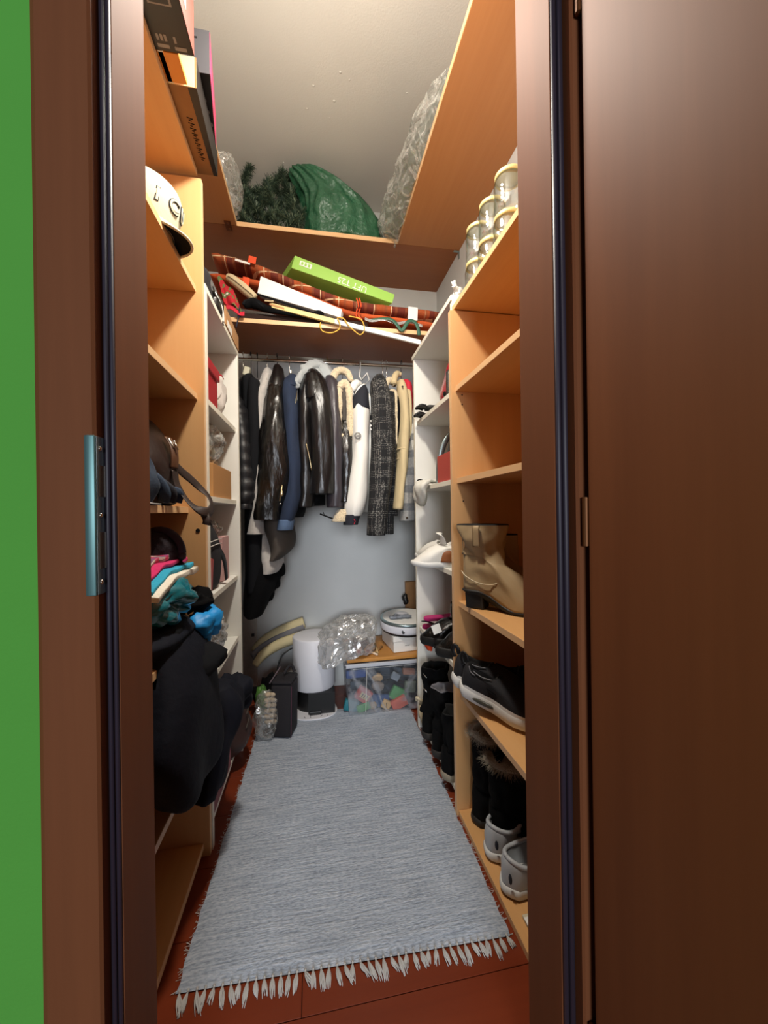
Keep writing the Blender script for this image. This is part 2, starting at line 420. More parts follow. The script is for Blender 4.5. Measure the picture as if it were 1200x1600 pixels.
# open door leaf on the right, hinged on the right jamb
b = MB(); b.box((.384, -.10, .006), (.424, .488, 1.995)); door = struct('door_1', b, 'door', bevel=.002)
for zz in (.22, .982, 1.75):
    h = MB(); h.lathe([(.0001, -.036), (.0045, -.035), (.0045, .035), (.0001, .036)], (.3835, .4935, zz), 12); h.box((.384, .488, zz - .034), (.400, .4915, zz + .034))
    obj('hinge', h, mat('bronze_hinge', '#6d4524', 0.45, 0.6), door)

# ================================================================ shelf units
def board(parent, lo, hi, m, name='shelf', edge=None, side=0):
    b = MB(); b.box(lo, hi); o = obj(name, b, m, parent, bevel=.0007, seg=1)
    if edge:
        e = MB(); t = .0008
        x = hi[0] if side > 0 else lo[0]
        e.box((min(x, x + side * t), lo[1], lo[2] + .0006), (max(x, x + side * t), hi[1], hi[2] - .0006)); obj('edge_band', e, edge, o)
    return o
TH = .018
# left beech unit
u = thing('beech_shelf_unit', 'tall beech open shelf unit left of the doorway with clothes and bags', 'shelf unit', (-.49, .92, 0))
for y in (.622, 1.200): board(u, (-.66, y, 0), (-.316, y + TH, 2.005 if y < 1 else 1.985), 'beech_z', 'side_panel', 'edge', 1)
LS = [1.650, 1.335, .655, .300, .022]
board(u, (-.66, .622, 2.005), (-.331, 1.2185, 2.005 + TH), 'beech_y', 'top_board', 'edge', 1)
for z in LS: board(u, (-.66, .641, z), (-.334, 1.199, z + TH), 'beech_y', 'shelf', 'edge', 1)
board(u, (-.66, .641, 1.005), (-.362, 1.199, 1.023), 'beech_y', 'shelf', 'edge', 1)
b = MB(); b.box((-.655, .641, 0), (-.340, 1.199, .021)); obj('plinth', b, 'beech_y', u)
b = MB(); b.box((-.664, .622, 0), (-.6605, 1.218, 2.0)); obj('back_panel', b, 'beech_z', u)
# holes and one screw cap in its far panel
q = MB(); p = at(309, 829, 1.1985); q.lathe([(.0001, 0), (.006, 0), (.006, .0012), (.0001, .0012)], (0, 0, 0), 14); q.xf(Matrix.Translation((min(p.x, -.325), 1.1997, p.z)) @ Matrix.Rotation(R(90), 4, 'X'))
obj('screw_cap', q, 'black', u)
# left white unit
w = thing('white_shelf_unit', 'white open shelf unit beyond the left beech shelves with the red box', 'shelf unit', (-.49, 1.47, 0))
for y in (1.219, 1.702): board(w, (-.66, y, 0), (-.313, y + TH, 1.672), 'white', 'side_panel', 'whiteedge', 1)
board(w, (-.66, 1.219, 1.672), (-.313, 1.720, 1.690), 'white', 'top_board', 'whiteedge', 1)
WLS = [1.345, 1.040, .725, .468, .045]
for z in WLS: board(w, (-.66, 1.238, z), (-.325, 1.701, z + TH), 'white', 'shelf', 'whiteedge', 1)
b = MB(); b.box((-.66, 1.238, 0), (-.345, 1.701, .044)); obj('plinth', b, 'white', w)
b = MB(); b.box((-.664, 1.219, 0), (-.6605, 1.72, 1.685)); obj('back_panel', b, 'white', w)
# right beech unit
u2 = thing('beech_shelf_unit', 'tall beech open shelf unit right of the doorway with glass jars on top and shoes', 'shelf unit', (.59, .92, 0))
for y in (.622, 1.200): board(u2, (.446, y, 0), (.735, y + TH, 1.660), 'beech_z', 'side_panel', 'edge', -1)
board(u2, (.460, .622, 1.664), (.735, 1.2185, 1.664 + TH), 'beech_y', 'top_board', 'edge', -1)
RS = [1.392, 1.090, .687, .388]
for z in RS: board(u2, (.461, .641, z), (.735, 1.199, z + TH), 'beech_y', 'shelf', 'edge', -1)
board(u2, (.452, .641, .0), (.735, 1.199, .018), 'beech_y', 'shelf', 'edge', -1)
b = MB(); b.box((.7355, .622, 0), (.739, 1.218, 1.66)); obj('back_panel', b, 'beech_z', u2)
q = MB()
for px, py in ((722, 617), (722, 632), (724, 783)):
    p = at(px, py, 1.1995); q.blob((p.x, 1.1995, p.z), (.0026, .0012, .0026), 8, 6)
obj('peg_hole', q, 'dark', u2)['kind'] = 'stuff'
# right white unit
w2 = thing('white_shelf_unit', 'white open shelf unit beyond the right beech shelves with shoes and gloves', 'shelf unit', (.59, 1.48, 0))
for y in (1.219, 1.722): board(w2, (.460, y, 0), (.735, y + TH, 1.704), 'white', 'side_panel', 'whiteedge', -1)
board(w2, (.456, 1.219, 1.704), (.735, 1.742, 1.722), 'white', 'top_board', 'whiteedge', -1)
WRS = [1.398, 1.092, .772, .450, .020]
for z in WRS: board(w2, (.470, 1.238, z), (.735, 1.721, z + TH), 'white', 'shelf', 'whiteedge', -1)
b = MB(); b.box((.7355, 1.219, 0), (.739, 1.74, 1.70)); obj('back_panel', b, 'white', w2)
# overhead boards in a U and the shelf over the rod
LZ = 2.33
t = thing('overhead_board', 'wide brown overhead board across the back carrying the green sack', 'shelf', (0, 2.08, LZ))
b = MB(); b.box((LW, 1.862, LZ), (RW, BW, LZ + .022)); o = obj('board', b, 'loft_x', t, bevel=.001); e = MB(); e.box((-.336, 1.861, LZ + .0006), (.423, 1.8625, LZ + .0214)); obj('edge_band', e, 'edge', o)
t = thing('overhead_board', 'brown overhead board along the left wall above the white shelves', 'shelf', (-.5, 1.55, LZ))
b = MB(); b.box((LW, 1.235, LZ), (-.337, 1.8605, LZ + .022)); o = obj('board', b, 'loft_y', t, bevel=.001); e = MB(); e.box((-.3372, 1.235, LZ + .0006), (-.3362, 1.8605, LZ + .0214)); obj('edge_band', e, 'edge', o)
p = atz(357, 352, LZ); q = MB(); q.box((p.x - .014, p.y - .03, LZ - .004), (p.x + .014, p.y + .03, LZ - .0004)); q.blob((p.x, p.y - .018, LZ - .004), (.006, .006, .003), 10, 6); q.blob((p.x, p.y + .018, LZ - .004), (.006, .006, .003), 10, 6)
obj('joining_plate', q, mat('brown_metal_plate', '#7c4524', 0.35, 0.7), t)
t = thing('overhead_board', 'long orange brown overhead board along the right wall carrying the clear sack', 'shelf', (.58, 1.24, LZ))
b = MB(); b.box((.424, .62, LZ), (RW, 1.8605, LZ + .022)); o = obj('board', b, 'loft_y', t, bevel=.001); e = MB(); e.box((.4228, .62, LZ + .0006), (.4242, 1.8605, LZ + .0214)); obj('edge_band', e, 'edge', o)
SZ = 1.868
t = thing('hat_shelf', 'dark brown shelf above the clothes rail carrying mats and boxes', 'shelf', (0, 1.95, SZ - .02))
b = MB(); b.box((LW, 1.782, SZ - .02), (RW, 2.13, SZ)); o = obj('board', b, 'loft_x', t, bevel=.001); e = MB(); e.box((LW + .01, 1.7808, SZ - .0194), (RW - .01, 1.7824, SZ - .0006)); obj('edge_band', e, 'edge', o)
ROD = (2.0, 1.772)
t = thing('clothes_rail', 'thin chromed clothes rail with the coats on it', 'rail', (0, ROD[0], ROD[1]))
b = MB(); b.tube([(LW, ROD[0], ROD[1] - .006), (RW, ROD[0], ROD[1] + .006)], .008, 12); obj('tube', b, 'chrome', t, smooth=True)
for x in (LW + .004, RW - .004):
    b = MB(); b.box((x - .004, ROD[0] - .022, ROD[1] - .024), (x + .004, ROD[0] + .022, ROD[1] + .024)); obj('bracket', b, 'steel', t, bevel=.002)

# ================================================================ rug
rugm = NT('woven_rug'); mp = rugm.coords((9, 150, 1)); n1 = rugm.add('ShaderNodeTexNoise', i_Scale=1.0, i_Detail=5.0); rugm.link(mp, 'Vector', n1, 'Vector')
mp2 = rugm.coords((90, 260, 1)); n2 = rugm.add('ShaderNodeTexNoise', i_Scale=1.0, i_Detail=3.0); rugm.link(mp2, 'Vector', n2, 'Vector')
ad = rugm.add('ShaderNodeMath', operation='ADD'); rugm.link(n1, 'Fac', ad, 0); rugm.link(n2, 'Fac', ad, 1)
hf = rugm.add('ShaderNodeMath', operation='MULTIPLY'); hf.inputs[1].default_value = .5; rugm.link(ad, 'Value', hf, 0)
rp = rugm.ramp([(0.32, lin('#788290')), (0.5, lin('#a3acb9')), (0.68, lin('#c3c8d0'))]); rugm.link(hf, 'Value', rp, 'Fac'); rugm.link(rp, 'Color', rugm.p, 'Base Color')
rugm.p.inputs['Roughness'].default_value = 1.0; rugm.p.inputs['Specular IOR Level'].default_value = .1
bp = rugm.add('ShaderNodeBump', i_Strength=.9, i_Distance=.006); rugm.link(hf, 'Value', bp, 'Height'); rugm.link(bp, 'Normal', rugm.p, 'Normal')
MT['rug'] = rugm.m
MT['fringe'] = mat('rug_fringe', '#b5b3b0', 0.95)
A0, A1, A2, A3 = Vector((-.300, .866, 0)), Vector((.436, .836, 0)), Vector((.462, 1.93, 0)), Vector((-.268, 2.00, 0))
t = thing('woven_rug', 'grey blue woven rag rug with a knotted fringe on the closet floor', 'rug', (.07, 1.4, 0))
def rugp(u, v, top=1):
    p = (A0.lerp(A1, u)).lerp(A3.lerp(A2, u), v)
    e = .004 * noise.noise(Vector((v * 14, u * 2, 3))) if u in (0, 1) else 0
    wob = .0022 * noise.noise(Vector((p.x * 9, p.y * 12, 1))) + .0035 * max(0, noise.noise(Vector((p.x * 3.5, p.y * 3, 7))))
    ed = min(u, 1 - u, v, 1 - v); lift = .006 * min(1, ed * 30 + .25)
    return Vector((p.x + e + .005 * noise.noise(Vector((v * 30, u, 0))), p.y, .0012 + lift + wob * min(1, ed * 12)))
b = MB(); b.grid(lambda u, v: rugp(v, u), 120, 70); obj('weave', b, 'rug', t, smooth=True)
for i in range(43):
    u = (i + .5) / 43; p = A0.lerp(A1, u); rnd = random.Random(i)
    b = MB(); sw = rnd.uniform(-.012, .012) + .004; L = rnd.uniform(.026, .042)
    b.tube([(p.x, p.y + .002, .006), (p.x + .001, p.y - .003, .0055)], .0026, 6)
    for k in range(6):
        a = (k - 2.5) / 2.5
        b.tube([(p.x, p.y - .002, .005), (p.x + a * .0045 + sw * .4, p.y - L * .5, .005 + rnd.uniform(-.001, .002)), (p.x + a * .0035 + sw + rnd.uniform(-.003, .003), p.y - L * rnd.uniform(.85, 1.1), .0018)], (.0013, .0017, .0006), 5, sm=6)
    obj('fringe_tassel', b, 'fringe', t, smooth=True)
b = MB()
for s in (0, 1):
    for i in range(110):
        v = random.random() * .97; p = rugp(s, v); d = -1 if s == 0 else 1
        b.tube([p, p + Vector((d * random.uniform(.004, .012), random.uniform(-.006, .006), random.uniform(-.003, .003)))], .0006, 4)
o = obj('frayed_edge', b, 'fringe', t); o['kind'] = 'stuff'

# ================================================================ clothes on the rail
MT['leather'] = mat('black_leather', '#0d0b09', 0.27, spec=.7, bump=(26, .55, .010), stretch=(2.2, 2.2, .7), coat=.15)
MT['leather2'] = mat('matt_black_leather', '#121010', 0.33, spec=.6, bump=(22, .4, .010), stretch=(2, 2, .6))
MT['leather3'] = mat('aubergine_leather', '#3a353a', 0.36, spec=.6, bump=(20, .35, .01), stretch=(2, 2, .5))
MT['puffer'] = mat('black_nylon', '#161619', 0.48, bump=(90, .3, .004))
MT['blackcloth'] = mat('black_cloth', '#09090b', 0.95, spec=.15, bump=(50, .2, .004))
MT['charcoal'] = mat('charcoal_wool', '#17181b', 0.95, spec=.15, bump=(130, .3, .003))
MT['greywool'] = mat('light_grey_wool', '#b3aea8', 0.95, bump=(160, .4, .003), var=(60, .08), sheen=.3)
MT['taupe'] = mat('taupe_lining', '#4a423b', 0.8, bump=(90, .2, .003))
MT['denim'] = mat('blue_denim', '#1c2940', 0.9, bump=(180, .4, .003), var=(14, .22), stretch=(2, 2, .6))
MT['denimfade'] = mat('faded_denim', '#4d6280', 0.9, bump=(180, .4, .003), var=(20, .2))
MT['jersey'] = mat('grey_jersey', '#a5a9a8', 0.95, bump=(120, .3, .003), sheen=.2)
MT['shearling'] = mat('cream_shearling', '#d8c5a2', 1.0, bump=(150, 1.0, .006), var=(90, .14), sheen=.4)
MT['offwhite'] = mat('off_white_nylon', '#e8e5dc', 0.6, bump=(18, .3, .008), stretch=(2, 2, .6))
MT['navy'] = mat('navy_cloth', '#1a1c26', 0.85, bump=(120, .3, .003))
MT['beigecloth'] = mat('beige_cotton', '#cdb98f', 0.9, bump=(140, .35, .003), var=(10, .07))
MT['redcloth'] = mat('bright_red_cloth', '#c81f38', 0.75)
tw = '#b4b0a8'
st = []
for d_ in (0, .009, .018, .027, .036):
    st.append(('Z', .062, .0022, d_ * .9, tw, .42)); st.append(('Y', .07, .0022, d_, tw, .26)); st.append(('X', .056, .0022, d_ * .8, tw, .42))
MT['tweed'] = plaid('black_tweed_check', '#121214', st[:12], .9, True)
MT['shirt'] = plaid('grey_flannel_check', '#c9c7c0', [('Z', .085, .036, .02, '#54585f', .75), ('X', .07, .030, .0, '#4a4e55', .6), ('Z', .085, .003, .0, '#777777', .8), ('Y', .08, .03, 0, '#62666c', .5)])
MT['zip'] = mat('zip_metal', '#c8b78e', 0.3, 1.0)

def P3(q):  # (px, py, Y, rx, ry) -> ring
    p = at(q[0], q[1], q[2]); return (p.x, p.y, p.z, q[3], q[4])
def sleeve(parent, q, m, name='sleeve', wr=.006, n=26, mm=40, seed=0, wf=(14, 14, 9), hollow=.02, **k):
    b = MB(); b.stack([P3(a) for a in q], n, mm, wr, wf, seed, hollow=hollow, **k)
    return obj(name, b, m, parent, smooth=True)
def coatbody(parent, x, ztop, zhem, m, seed=0, rx=.020, ry=.20, yc=2.02, name='body', flare=1.0, wr=.008):
    b = MB()
    b.stack([(x, yc, ztop, .012, .05), (x, yc, ztop - .015, rx * .8, .09), (x, yc, ztop - .05, rx, ry * .85), (x, yc, ztop - .10, rx, ry), (x, yc, (ztop + zhem) / 2, rx * 1.05, ry), (x, yc, zhem, rx * 1.1 * flare, ry * 1.02)], 30, 30, wr, (12, 12, 4), seed, hollow=.02, sq=.85)
    return obj(name, b, m, parent, smooth=True)
def hanger(parent, x, ztop, m='chrome', bar='black', zs=None, name='hanger_hook'):
    b = MB(); z0 = ROD[1] + .006
    pts = [(x, ROD[0] + .016 * math.cos(a), z0 + .010 + .018 * math.sin(a)) for a in np.linspace(R(-40), R(200), 12)]
    b.tube([(x, ROD[0] + .004, ztop - .01), (x, ROD[0] + .006, z0 - .022)] + pts, .0018, 6)
    return obj(name, b, m, parent, smooth=True)
G = 'coats and jackets on the clothes rail'
def coat(name, label, cat, px, D=2.0, zt=1.62):
    p = at(px, 700, D); t = thing(name, label, cat, (p.x, D, zt), (0, 0, 0), G); return t, p.x

# 1 puffer
t, x = coat('puffer_jacket', 'black quilted puffer jacket hanging first from the left beside the white shelves', 'jacket', 379)
coatbody(t, x, 1.67, 1.03, 'puffer', 1, rx=.022)
sleeve(t, [(374, 622, 1.84, .010, .03), (377, 650, 1.82, .036, .055), (383, 720, 1.80, .042, .06), (385, 770, 1.79, .043, .058), (383, 789, 1.79, .040, .052), (383, 796, 1.79, .036, .048)], 'puffer', seed=1, quilt=.010, qp=.055, mm=70)
hanger(t, at(380, 590, 2.0).x, 1.70)
b = MB(); p = at(386, 582, 1.99); b.obox(p, (.030, .05, .045), (0, R(14), 0)); obj('hanger_grip', b, mat('cream_plastic', '#d8d3ba', .5), t, bevel=.006)
# 2 charcoal coat, long
t, x = coat('long_coat', 'long charcoal coat hanging second from the left behind the puffer jacket', 'coat', 394)
coatbody(t, x, 1.69, .66, 'charcoal', 2, rx=.028, ry=.18)
sleeve(t, [(396, 592, 1.86, .012, .03), (398, 606, 1.84, .03, .05), (400, 680, 1.82, .033, .06), (399, 760, 1.82, .034, .06), (399, 870, 1.84, .034, .06), (398, 926, 1.85, .033, .055)], 'charcoal', seed=2, wr=.004)
hanger(t, x, 1.70, 'black')
# 2b black long dress
t, x = coat('long_dress', 'long black garment with a wavy hem reaching lowest of the hanging clothes', 'dress', 404)
b = MB(); b.stack([P3(a) for a in [(402, 640, 2.0, .02, .10), (404, 760, 2.0, .04, .17), (410, 860, 1.98, .075, .17), (412, 905, 1.96, .075, .17), (405, 935, 1.95, .06, .16), (399, 955, 1.94, .045, .15)]], 36, 34, .02, (11, 9, 4), 9, hollow=.02); obj('skirt', b, 'blackcloth', t, smooth=True)
hanger(t, x, 1.69, 'black')
b = MB()
for k, (px, py) in enumerate(((436, 893), (428, 912), (420, 930))):
    p = at(px, py, 1.94); b.stack([(p.x - .02, p.y, p.z + .08, .02, .05), (p.x - .005, p.y, p.z + .03, .032, .06), (p.x, p.y, p.z - .01, .026, .05), (p.x - .006, p.y, p.z - .025, .010, .03)], 18, 14, .008, (18, 18, 10), k)
obj('ruffle', b, 'blackcloth', t, smooth=True)
# 3 light grey coat
t, x = coat('wool_coat', 'light grey wool coat with pointed hem between charcoal coat and shiny leather jacket', 'coat', 411)
b = MB(); b.stack([P3(a) for a in [(416, 600, 1.99, .022, .12), (410, 640, 2.0, .024, .19), (404, 740, 2.0, .026, .19), (412, 830, 1.99, .06, .18), (424, 875, 1.97, .062, .17), (422, 890, 1.96, .052, .16)]], 30, 30, .010, (12, 10, 4), 4, hollow=.02); obj('body', b, 'greywool', t, smooth=True)
sleeve(t, [(417, 586, 1.88, .022, .03), (413, 604, 1.86, .027, .04), (408, 625, 1.84, .027, .05), (408, 720, 1.82, .026, .055), (403, 790, 1.81, .026, .055), (401, 826, 1.80, .034, .055), (401, 834, 1.80, .040, .055)], 'greywool', seed=5, wr=.004)
b = MB(); b.stack([P3(a) for a in [(417, 604, 1.92, .030, .07), (418, 592, 1.93, .030, .06), (419, 581, 1.95, .020, .05), (419, 577, 1.96, .010, .03)]], 22, 14, .004, (20, 20, 20), 5); obj('collar', b, 'greywool', t, smooth=True)
hanger(t, at(417, 570, 2.0).x, 1.70)
# 4 shiny black leather jacket
t, x = coat('leather_jacket', 'glossy black leather jacket with a zipped cuff, fourth coat from the left', 'jacket', 430)
coatbody(t, x + .01, 1.66, .93, 'taupe', 6, rx=.035, ry=.17, name='lining')
b = MB(); b.stack([P3(a) for a in [(431, 780, 1.96, .045, .17), (436, 822, 1.95, .068, .17), (441, 852, 1.94, .060, .16), (430, 872, 1.93, .030, .14)]], 26, 20, .010, (12, 10, 6), 8, hollow=.02); obj('lower_lining', b, 'taupe', t, smooth=True)
sleeve(t, [(432, 598, 1.86, .030, .04), (432, 612, 1.84, .040, .06), (430, 645, 1.81, .052, .07), (430, 690, 1.79, .067, .075), (430, 735, 1.78, .072, .075), (424, 775, 1.77, .068, .07), (420, 800, 1.77, .062, .065), (420, 812, 1.77, .060, .062)], 'leather', seed=7, wr=.013, wf=(36, 36, 7), mm=70, n=34)
b = MB(); b.stack([P3(a) for a in [(432, 612, 1.85, .044, .06), (433, 600, 1.86, .040, .06), (434, 590, 1.88, .033, .06), (435, 578, 1.91, .026, .05), (434, 572, 1.93, .012, .03)]], 24, 20, .007, (22, 22, 16), 7); obj('collar', b, 'leather2', t, smooth=True)
b = MB(); pa, pb = at(441, 758, 1.70), at(437, 783, 1.70); b.tube([pa, pb], .0035, 8); q = at(440, 768, 1.694); b.lathe([(.002, .006), (.006, 0), (.008, -.012), (.004, -.02), (.001, -.021)], q, 8, sy=.4); obj('cuff_zip', b, 'zip', t, smooth=True)
b = MB(); b.blob(at(438, 787, 1.70), .0042, 10, 8); b.blob(at(417, 592, 1.79), .003, 8, 6); obj('press_stud', b, 'chrome', t, smooth=True)
hanger(t, at(433, 560, 2.0).x, 1.70, 'black')
# 5 denim jacket
t, x = coat('denim_jacket', 'blue denim jacket hanging between two black leather jackets', 'jacket', 452)
coatbody(t, at(456, 700, 2.0).x, 1.66, 1.02, 'denim', 9, rx=.028)
sleeve(t, [(452, 592, 1.88, .020, .04), (452, 604, 1.86, .034, .055), (454, 640, 1.82, .035, .065), (459, 700, 1.80, .034, .065), (459, 760, 1.79, .036, .06), (451, 800, 1.78, .036, .055), (447, 815, 1.78, .034, .05)], 'denim', seed=9, wr=.007)
b = MB(); b.stack([P3(a) for a in [(447.5, 812, 1.78, .0365, .053), (446, 822, 1.78, .0365, .053), (445, 828, 1.78, .0355, .052)]], 24, 8, .002, seed=3, hollow=.02); obj('cuff', b, 'denimfade', t, smooth=True)
b = MB(); b.stack([P3(a) for a in [(453, 607, 1.86, .036, .06), (455, 597, 1.88, .034, .06), (458, 590, 1.92, .024, .05)]], 22, 12, .004, seed=2); obj('collar', b, 'denim', t, smooth=True)
hanger(t, at(452, 575, 2.0).x, 1.69)
b = MB(); p = at(454, 581, 1.97); b.obox(p, (.012, .012, .02)); obj('hook_sleeve', b, 'chrome', t, bevel=.003)
# 6 biker jacket with hood
t, x = coat('biker_jacket', 'black leather biker jacket with a pale grey jersey hood in the middle of the rail', 'jacket', 495)
coatbody(t, at(486, 700, 2.0).x, 1.69, 1.04, 'blackcloth', 11, rx=.06, name='lining')
b = MB(); b.stack([P3(a) for a in [(480, 592, 1.86, .018, .05), (478, 612, 1.85, .032, .07), (476, 660, 1.83, .036, .08), (478, 720, 1.82, .040, .08), (479, 770, 1.82, .040, .08), (477, 793, 1.82, .038, .08)]], 26, 36, .010, (14, 14, 12), 12, hollow=.02); obj('front_panel', b, 'leather2', t, smooth=True)
sleeve(t, [(488, 580, 1.87, .022, .04), (492, 592, 1.84, .040, .06), (498, 620, 1.81, .052, .07), (503, 670, 1.79, .058, .075), (505, 720, 1.78, .058, .075), (504, 760, 1.77, .055, .07), (503, 772, 1.77, .054, .068)], 'leather2', seed=13, wr=.009, wf=(26, 26, 4), mm=50, n=32)
b = MB(); b.stack([P3(a) for a in [(493, 626, 1.805, .050, .068), (490, 605, 1.82, .048, .064), (487, 588, 1.84, .036, .055)]], 26, 14, .002, quilt=.0035, qp=.014, seed=1); obj('shoulder_quilting', b, 'leather2', t, smooth=True)
hb = MB(); hb.tube([at(464, 608, 1.83), at(468, 592, 1.84), at(477, 578, 1.87), at(488, 572, 1.92), at(500, 574, 1.94), at(508, 584, 1.92), at(510, 598, 1.89), at(505, 608, 1.86)], (.006, .018, .022, .028, .036, .036, .028, .010), 14, sm=30); hb.jitter(.014, 30, 4); hb.tube([at(494, 580, 1.90), at(500, 592, 1.87), at(503, 604, 1.85)], (.02, .024, .012), 12, sm=12)
obj('hood', hb, 'jersey', t, smooth=True)
b = MB(); b.tube([at(478, 692, 1.735), at(483, 712, 1.73), at(487, 735, 1.73)], .0028, 6, sm=8); b.tube([at(464, 612, 1.79), at(461, 640, 1.78)], .002, 6); obj('zip', b, 'zip', t, smooth=True)
b = MB(); b.stack([P3(a) for a in [(462, 740, 1.92, .04, .16), (460, 790, 1.92, .055, .16), (458, 808, 1.92, .048, .15)]], 22, 14, .006, seed=8, hollow=.02); obj('hem_lining', b, 'blackcloth', t, smooth=True)
# 7 aubergine leather jacket
t, x = coat('leather_jacket', 'dark aubergine leather jacket with a single back seam right of the hooded one', 'jacket', 520)
coatbody(t, at(522, 700, 2.0).x, 1.66, 1.06, 'leather3', 14, rx=.025)
sleeve(t, [(515, 590, 1.88, .018, .04), (518, 602, 1.86, .034, .055), (521, 640, 1.83, .036, .065), (523, 700, 1.81, .040, .065), (524, 760, 1.80, .040, .06), (523, 793, 1.80, .036, .05)], 'leather3', seed=15, wr=.006)
b = MB(); b.tube([at(521, 680, 1.745), at(520, 740, 1.735), at(521, 792, 1.74)], .0015, 5); obj('seam', b, 'leather3', t)
hanger(t, at(511, 575, 2.0).x, 1.68, mat('brass', '#8a7a3a', .35, .9))
# 8 shearling aviator
t, x = coat('shearling_jacket', 'black jacket with wide cream shearling collar left of the white jacket', 'jacket', 540)
coatbody(t, at(541, 700, 2.0).x, 1.66, 1.00, 'leather2', 16, rx=.034)
sleeve(t, [(540, 660, 1.86, .03, .05), (540, 700, 1.82, .036, .06), (541, 750, 1.81, .034, .055), (538, 785, 1.80, .032, .05)], 'leather', seed=16, wr=.006)
b = MB(); b.tube([at(521, 615, 1.86), at(519, 598, 1.87), at(524, 583, 1.89), at(533, 579, 1.91), at(543, 583, 1.89), at(549, 596, 1.87)], (.012, .018, .019, .019, .018, .012), 14, sm=30); obj('collar', b, 'shearling', t, smooth=True)
lp = MB(); lp.tube([at(530, 680, 1.80), at(529, 650, 1.80), at(529, 618, 1.81), at(532, 603, 1.82), at(538, 598, 1.83), at(543, 603, 1.82), at(546, 618, 1.81), at(547, 650, 1.80), at(547, 682, 1.80), at(538, 683, 1.80), at(531, 681, 1.80)], .0165, 12, sm=60); lp.jitter(.006, 75, 2); obj('front_edge', lp, 'shearling', t, smooth=True)
b = MB(); b.obox(at(538, 640, 1.825), (.022, .02, .20)); obj('inner_facing', b, 'taupe', t, bevel=.006)
b = MB(); b.stack([P3(a) for a in [(538, 796, 1.80, .030, .045), (534, 806, 1.80, .038, .05), (532, 815, 1.80, .042, .052)]], 22, 8, .004, (60, 60, 60), 4, hollow=.015); obj('fur_cuff', b, 'shearling', t, smooth=True)
b = MB(); b.obox(at(541, 772, 1.775), (.008, .004, .04), (0, 0, .1)); obj('tag', b, 'redcloth', t)
b = MB(); b.tube([at(500, 803, 1.82), at(516, 809, 1.81), at(528, 812, 1.82)], .004, 6); b.tube([at(505, 800, 1.81), at(507, 806, 1.81)], .002, 6); obj('belt_end', b, 'black', t)
hanger(t, at(535, 570, 2.0).x, 1.68)
# 9 white jacket with navy shoulders
t, x = coat('windbreaker', 'white jacket with navy shoulders and a round badge on the sleeve', 'jacket', 562)
coatbody(t, at(572, 700, 2.0).x, 1.62, 1.00, 'offwhite', 18, rx=.028)
sleeve(t, [(563, 636, 1.83, .042, .06), (563, 660, 1.81, .042, .066), (562, 710, 1.80, .042, .066), (558, 760, 1.79, .048, .064), (554, 790, 1.78, .048, .06), (552, 806, 1.78, .037, .05)], 'offwhite', seed=19, wr=.007, wf=(14, 14, 6))
b = MB(); b.stack([P3(a) for a in [(563, 641, 1.825, .0435, .062), (563, 625, 1.835, .040, .06), (565, 612, 1.86, .030, .055), (567, 604, 1.89, .014, .04)]], 26, 16, .003, seed=20); obj('shoulder', b, 'navy', t, smooth=True)
b = MB(); b.stack([P3(a) for a in [(551, 804, 1.78, .038, .05), (549, 812, 1.78, .036, .048), (548, 820, 1.78, .034, .046)]], 24, 8, .002, seed=2, hollow=.015); obj('cuff', b, 'navy', t, smooth=True)
b = MB(); b.tube([at(553, 811, 1.731), at(555, 815, 1.731), at(553, 819, 1.732)], .0015, 5); obj('cuff_mark', b, 'redcloth', t)
hb = MB(); hb.tube([at(548, 619, 1.85), at(551, 607, 1.86), at(557, 600, 1.88), at(564, 602, 1.89)], (.012, .02, .022, .012), 14, sm=16); hb.tube([at(556, 618, 1.82), at(562, 608, 1.83), at(569, 601, 1.85)], (.008, .012, .006), 10, sm=10); obj('hood', hb, 'offwhite', t, smooth=True)
b = MB(); c = at(559, 681, 1.7335)
for r_ in (.015, .0115):
    b.tube([c + Vector((r_ * math.cos(a), -.0005, r_ * math.sin(a))) for a in np.linspace(0, 2 * math.pi, 25)], .0011, 5)
for dz in (-.004, .003): b.obox(c + Vector((0, -.0005, dz)), (.018, .0015, .0016))
obj('badge', b, 'navy', t)
b = MB()
for k in range(12): b.obox(at(554.5 + k * 1.6, 638.5, 1.770 + .0006 * (k - 6) ** 2), (.003, .002, .003))
obj('stitching', b, mat('tan_stitch', '#8a6b45', .8), t)
b = MB(); b.tube([at(563, 566, 1.99), at(562, 588, 1.97), at(565, 594, 1.95), at(574, 583, 1.93), at(577, 594, 1.91), at(570, 601, 1.92)], .004, 8); obj('wire_hanger', b, 'offwhite', t, smooth=True)
# 10 tweed coat
t, x = coat('tweed_coat', 'black and white checked tweed coat with a long straight sleeve', 'coat', 596)
coatbody(t, at(604, 700, 2.0).x, 1.65, .98, 'tweed', 21, rx=.035)
sleeve(t, [(592, 588, 1.87, .020, .04), (592, 600, 1.85, .040, .06), (596, 640, 1.81, .050, .07), (598, 700, 1.79, .056, .072), (594, 760, 1.78, .052, .068), (589, 810, 1.77, .046, .062), (588, 836, 1.77, .044, .058)], 'tweed', seed=22, wr=.006, n=32)
sleeve(t, [(601, 740, 1.87, .02, .05), (606, 790, 1.87, .026, .05), (607, 834, 1.87, .024, .05)], 'tweed', name='back_panel', seed=4, wr=.003)
b = MB(); b.tube([at(574, 612, 1.85), at(577, 636, 1.82), at(579, 660, 1.81)], .003, 6, flat=(.006, .003)); obj('lapel_edge', b, 'tweed', t)
b = MB()
for py in (658, 665, 671): b.blob(at(579.5, py, 1.765), .0045, 10, 8)
obj('button', b, 'offwhite', t, smooth=True)
hanger(t, at(598, 575, 2.0).x, 1.66)
